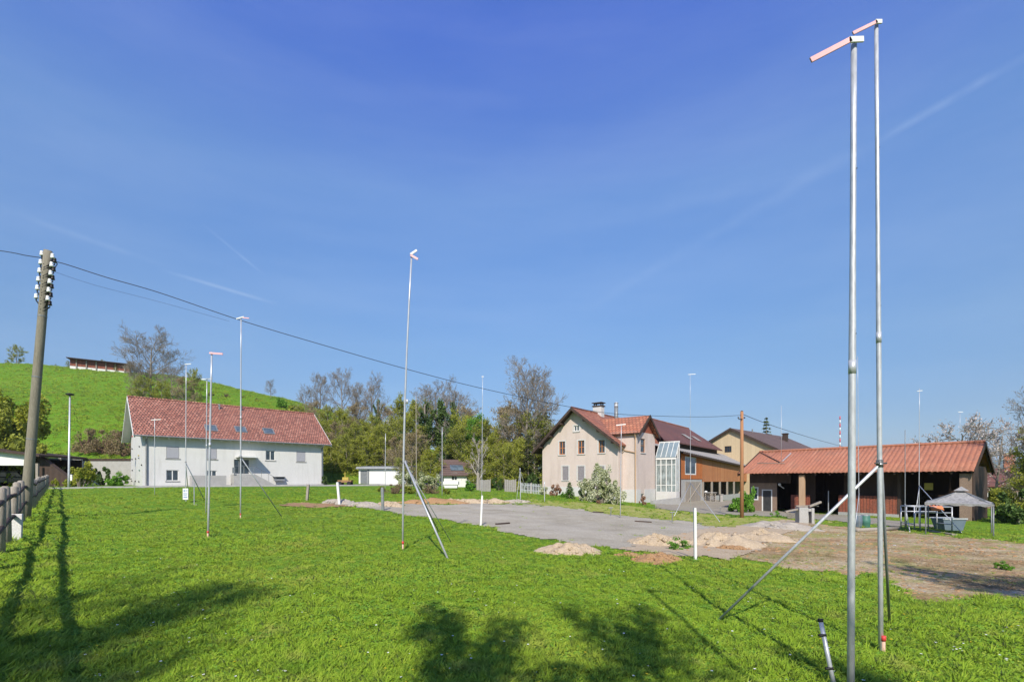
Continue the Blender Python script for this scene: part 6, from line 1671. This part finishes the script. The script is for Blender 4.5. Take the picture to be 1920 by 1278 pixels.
# concrete block with opening, planks
b = hit(1513, 981); cb2 = thing('concrete_block', 'square concrete trough block with dark slot before the shed', 'block', b, rad(-10))
mb = MB(); k_ = b.y/F; w = 26*k_; h = 30*k_
mb.box(-w/2,w*.1,0,.6,-.1,h); mb.box(w*.32,w/2,0,.6,-.1,h*.96); mb.box(w*.1+.001,w*.32-.001,.3,.6,-.1,h*.7); mb.box(w*.1+.001,w*.32-.001,.02,.3,h*.75,h*.93); mb.build('block', M['concrete'], cb2, bevel=.015)
mb = MB(); mb.beam((-w*1.4,.1,h*.72),(w*.2,.3,h*1.02), .16, .08); mb.beam((w*.2,.1,h+.06),(w*1.0,.15,h+.32), .14, .1); mb.beam((-w*.6,.3,h+.07),(w*.9,.35,h+.09), .2, .06); o = mb.build('plank_pile', M['greywood']); o.location = b; o.rotation_euler = (0,0,rad(-10)); tag(o, 'grey planks lying across the concrete block', 'planks')
a, c = hit(1478, 972), hit(1500, 974); mb = MB()
for k in range(3): mb.beam(a+Vector((0,k*.12,.1+k*.12)), c+Vector((.2,k*.12,.1+k*.12)), .2, .1)
tag(mb.build('plank_stack', M['greywood']), 'short stack of grey planks left of concrete block', 'planks')
a, c = hit(1606, 997), hit(1684, 993); mb = MB(); mb.tube([a+Vector((0,0,.08)), c+Vector((0,0,.08))], .09, 10); tag(mb.build('log', M['greywood'], None, True), 'long pale log lying behind the nearest rods', 'log')
def barrel(px, py, r, h, m, lab):
    b = hit(px, py); root = thing('barrel', lab, 'barrel', b, 0, 'plastic barrels before the shed'); mb = MB()
    mb.tube([(0,0,0),(0,0,h*.06),(0,0,h*.33),(0,0,h*.36),(0,0,h*.66),(0,0,h*.69),(0,0,h*.95),(0,0,h)], [r*.94,r,r,r*1.05,r*1.05,r,r,r*.93], 16); mb.build('drum', M[m], root, True)
    mb = MB(); mb.tube([(0,0,h+.001),(0,0,h+.04)], [r*.97,r*.9], 16); mb.build('lid', M['steel_dark'], root)
barrel(1608, 988, .2, .62, 'bluegrey', 'dark blue barrel half hidden by the thickest rod')
barrel(1622, 988, .22, .6, 'green_plastic', 'green plastic barrel right of the thickest rod')
b = hit(1789, 994); tb = thing('water_tub', 'blue grey tub with pale rim under the awning', 'tub', b); mb = MB()
mb.hexa([Vector(p) for p in ((-.45,0,0),(.45,0,0),(.45,.6,0),(-.45,.6,0),(-.6,-.05,.6),(.6,-.05,.6),(.6,.7,.6),(-.6,.7,.6))]); mb.build('tub', M['bluegrey'], tb)
mb = MB(); mb.box(-.63,.63,-.08,-.0501,.56,.63); mb.box(-.63,.63,.701,.73,.56,.63); mb.build('rim', M['steel'], tb)
# awning
b = hit(1797, 1000); k_ = b.y/F; aw = thing('awning', 'weathered grey pyramid awning on thin posts before the shed', 'awning', b, rad(-43))
zt = lambda py: P(1797, py, b.y).z-b.z
w = 46*k_; dp = 1.2; ap = Vector((.1,0,zt(917))); ze = zt(941)
cs = [Vector((-w,-dp,ze)), Vector((w,-dp,ze-.02)), Vector((w*1.02,dp,ze)), Vector((-w,dp,ze+.02))]
mb = MB(); n = 10
for i in range(4):
    p, q = cs[i], cs[(i+1) % 4]; base = len(mb.v)
    for j in range(n+1):
        for k in range(n+1):
            f, g_ = j/n, k/n; v = p.lerp(q, g_).lerp(ap, f); sag = -.10*math.sin(math.pi*f)*(1) - .05*math.sin(math.pi*g_)*(1-f)*math.sin(math.pi*min(1, f+.25)); v.z += sag+.012*math.sin(k*2.3+j*1.7+i); mb.v.append(tuple(v))
    for j in range(n):
        for k in range(n): a = base+j*(n+1)+k; mb.f.append((a, a+1, a+n+2, a+n+1))
cn = mb.build('canopy', M['tarp'], aw, True)
mb = MB()
for i in range(4):
    p, q = cs[i], cs[(i+1) % 4]; m_ = 16
    for k in range(m_):
        a_, b_ = p.lerp(q, k/m_), p.lerp(q, (k+1)/m_); d1 = .10+.03*math.sin(k*1.9+i); d2 = .10+.03*math.sin((k+1)*1.9+i)
        mb.face([a_, b_, b_-Vector((0,0,d2)), a_-Vector((0,0,d1))])
mb.build('valance', M['tarp'], cn)
mb = MB(); s_ = .26
for i in range(4):
    p = [Vector((-s_,-s_,0)),Vector((s_,-s_,0)),Vector((s_,s_,0)),Vector((-s_,s_,0))]; mb.face([ap+p[i]+Vector((0,0,-.06)), ap+p[(i+1)%4]+Vector((0,0,-.06)), ap+Vector((0,0,.14))])
mb.build('vent', M['tarp'], cn)
for c in cs:
    mb = MB(); mb.tube([(c.x*.97,c.y*.97,-.6),(c.x*.97,c.y*.97,c.z-.03)], .026, 8); mb.build('post', M['steel_dark'], aw, True)
mb = MB()
for i in range(4): mb.tube([cs[i]*.985, cs[(i+1)%4]*.985], .02, 6); mb.tube([cs[i]*.985-Vector((0,0,.02)), ap-Vector((0,0,.05))], .018, 6)
mb.build('frame', M['steel_dark'], aw)
# tube frame table left of the awning
b = hit(1737, 992); fr_ = thing('tube_frame', 'pale tubular scaffold frame left of the awning', 'frame', b, rad(-8)); k_ = b.y/F
mb = MB(); x0, x1 = -32*k_, 30*k_; hh = 1.15
for x in (x0, x0+.25, x1): 
    for y in (-.5, .5): mb = MB(); mb.tube([(x,y,-.1),(x,y,hh)], .028, 8); mb.build('leg', M['alu'], fr_, True)
mb = MB()
for y in (-.5, .5):
    for z in (hh, hh-.28): mb.tube([(x0,y,z),(x1,y,z)], .026, 8)
for x in (x0, x1):
    for z in (hh, .3): mb.tube([(x,-.5,z),(x,.5,z)], .026, 8)
mb.build('bar', M['alu'], fr_, True)
mb = MB(); r2 = random.Random(9)
for i in range(9):
    for j in range(6):
        x = -.15+.55*i/8; y = -.62+.5*j/5; mb.v.append((x+r2.uniform(-.02,.02), y, hh+.05+r2.uniform(-.02,.05)-(.22 if j == 0 else .06 if j == 1 else 0)))
for i in range(8):
    for j in range(5): a = i*6+j; mb.f.append((a, a+6, a+7, a+1))
o = mb.build('cloth', M['orangefab'], None, True); o.location = b; o.rotation_euler = (0,0,rad(-8)); o.modifiers.new('thick', 'SOLIDIFY').thickness = .015; tag(o, 'orange cloth hung over the tubular frame', 'cloth')
a, c = hit(1745, 996), hit(1790, 1003); mb = MB(); mb.beam(a+Vector((0,0,.03)), c+Vector((0,0,.03)), .2, .05); tag(mb.build('plank', M['greywood']), 'pale plank lying before the tubular frame', 'plank')
for key, (root, H_, used, nm) in PROTO.items():
    if not used:
        for ch in list(root.children): bpy.data.objects.remove(ch)
        bpy.data.objects.remove(root)

# the air between here and the far hills
def haze():
    m = bpy.data.materials.new('pale_air'); m.use_nodes = True; nt = m.node_tree; nt.nodes.clear()
    o = nt.nodes.new('ShaderNodeOutputMaterial'); v = nt.nodes.new('ShaderNodeVolumePrincipled')
    v.inputs['Color'].default_value = (.80,.88,1,1); v.inputs['Density'].default_value = HAZE; v.inputs['Anisotropy'].default_value = .2
    nt.links.new(v.outputs[0], o.inputs['Volume'])
    mb = MB(); mb.box(-17000, 17000, -400, 13000, -120, 330); ob = mb.build('haze', m); ob['kind'] = 'stuff'
    tag(ob, 'thin blue air over the valley towards the far hills', 'haze', kind='stuff')
HAZE = .00014
haze()
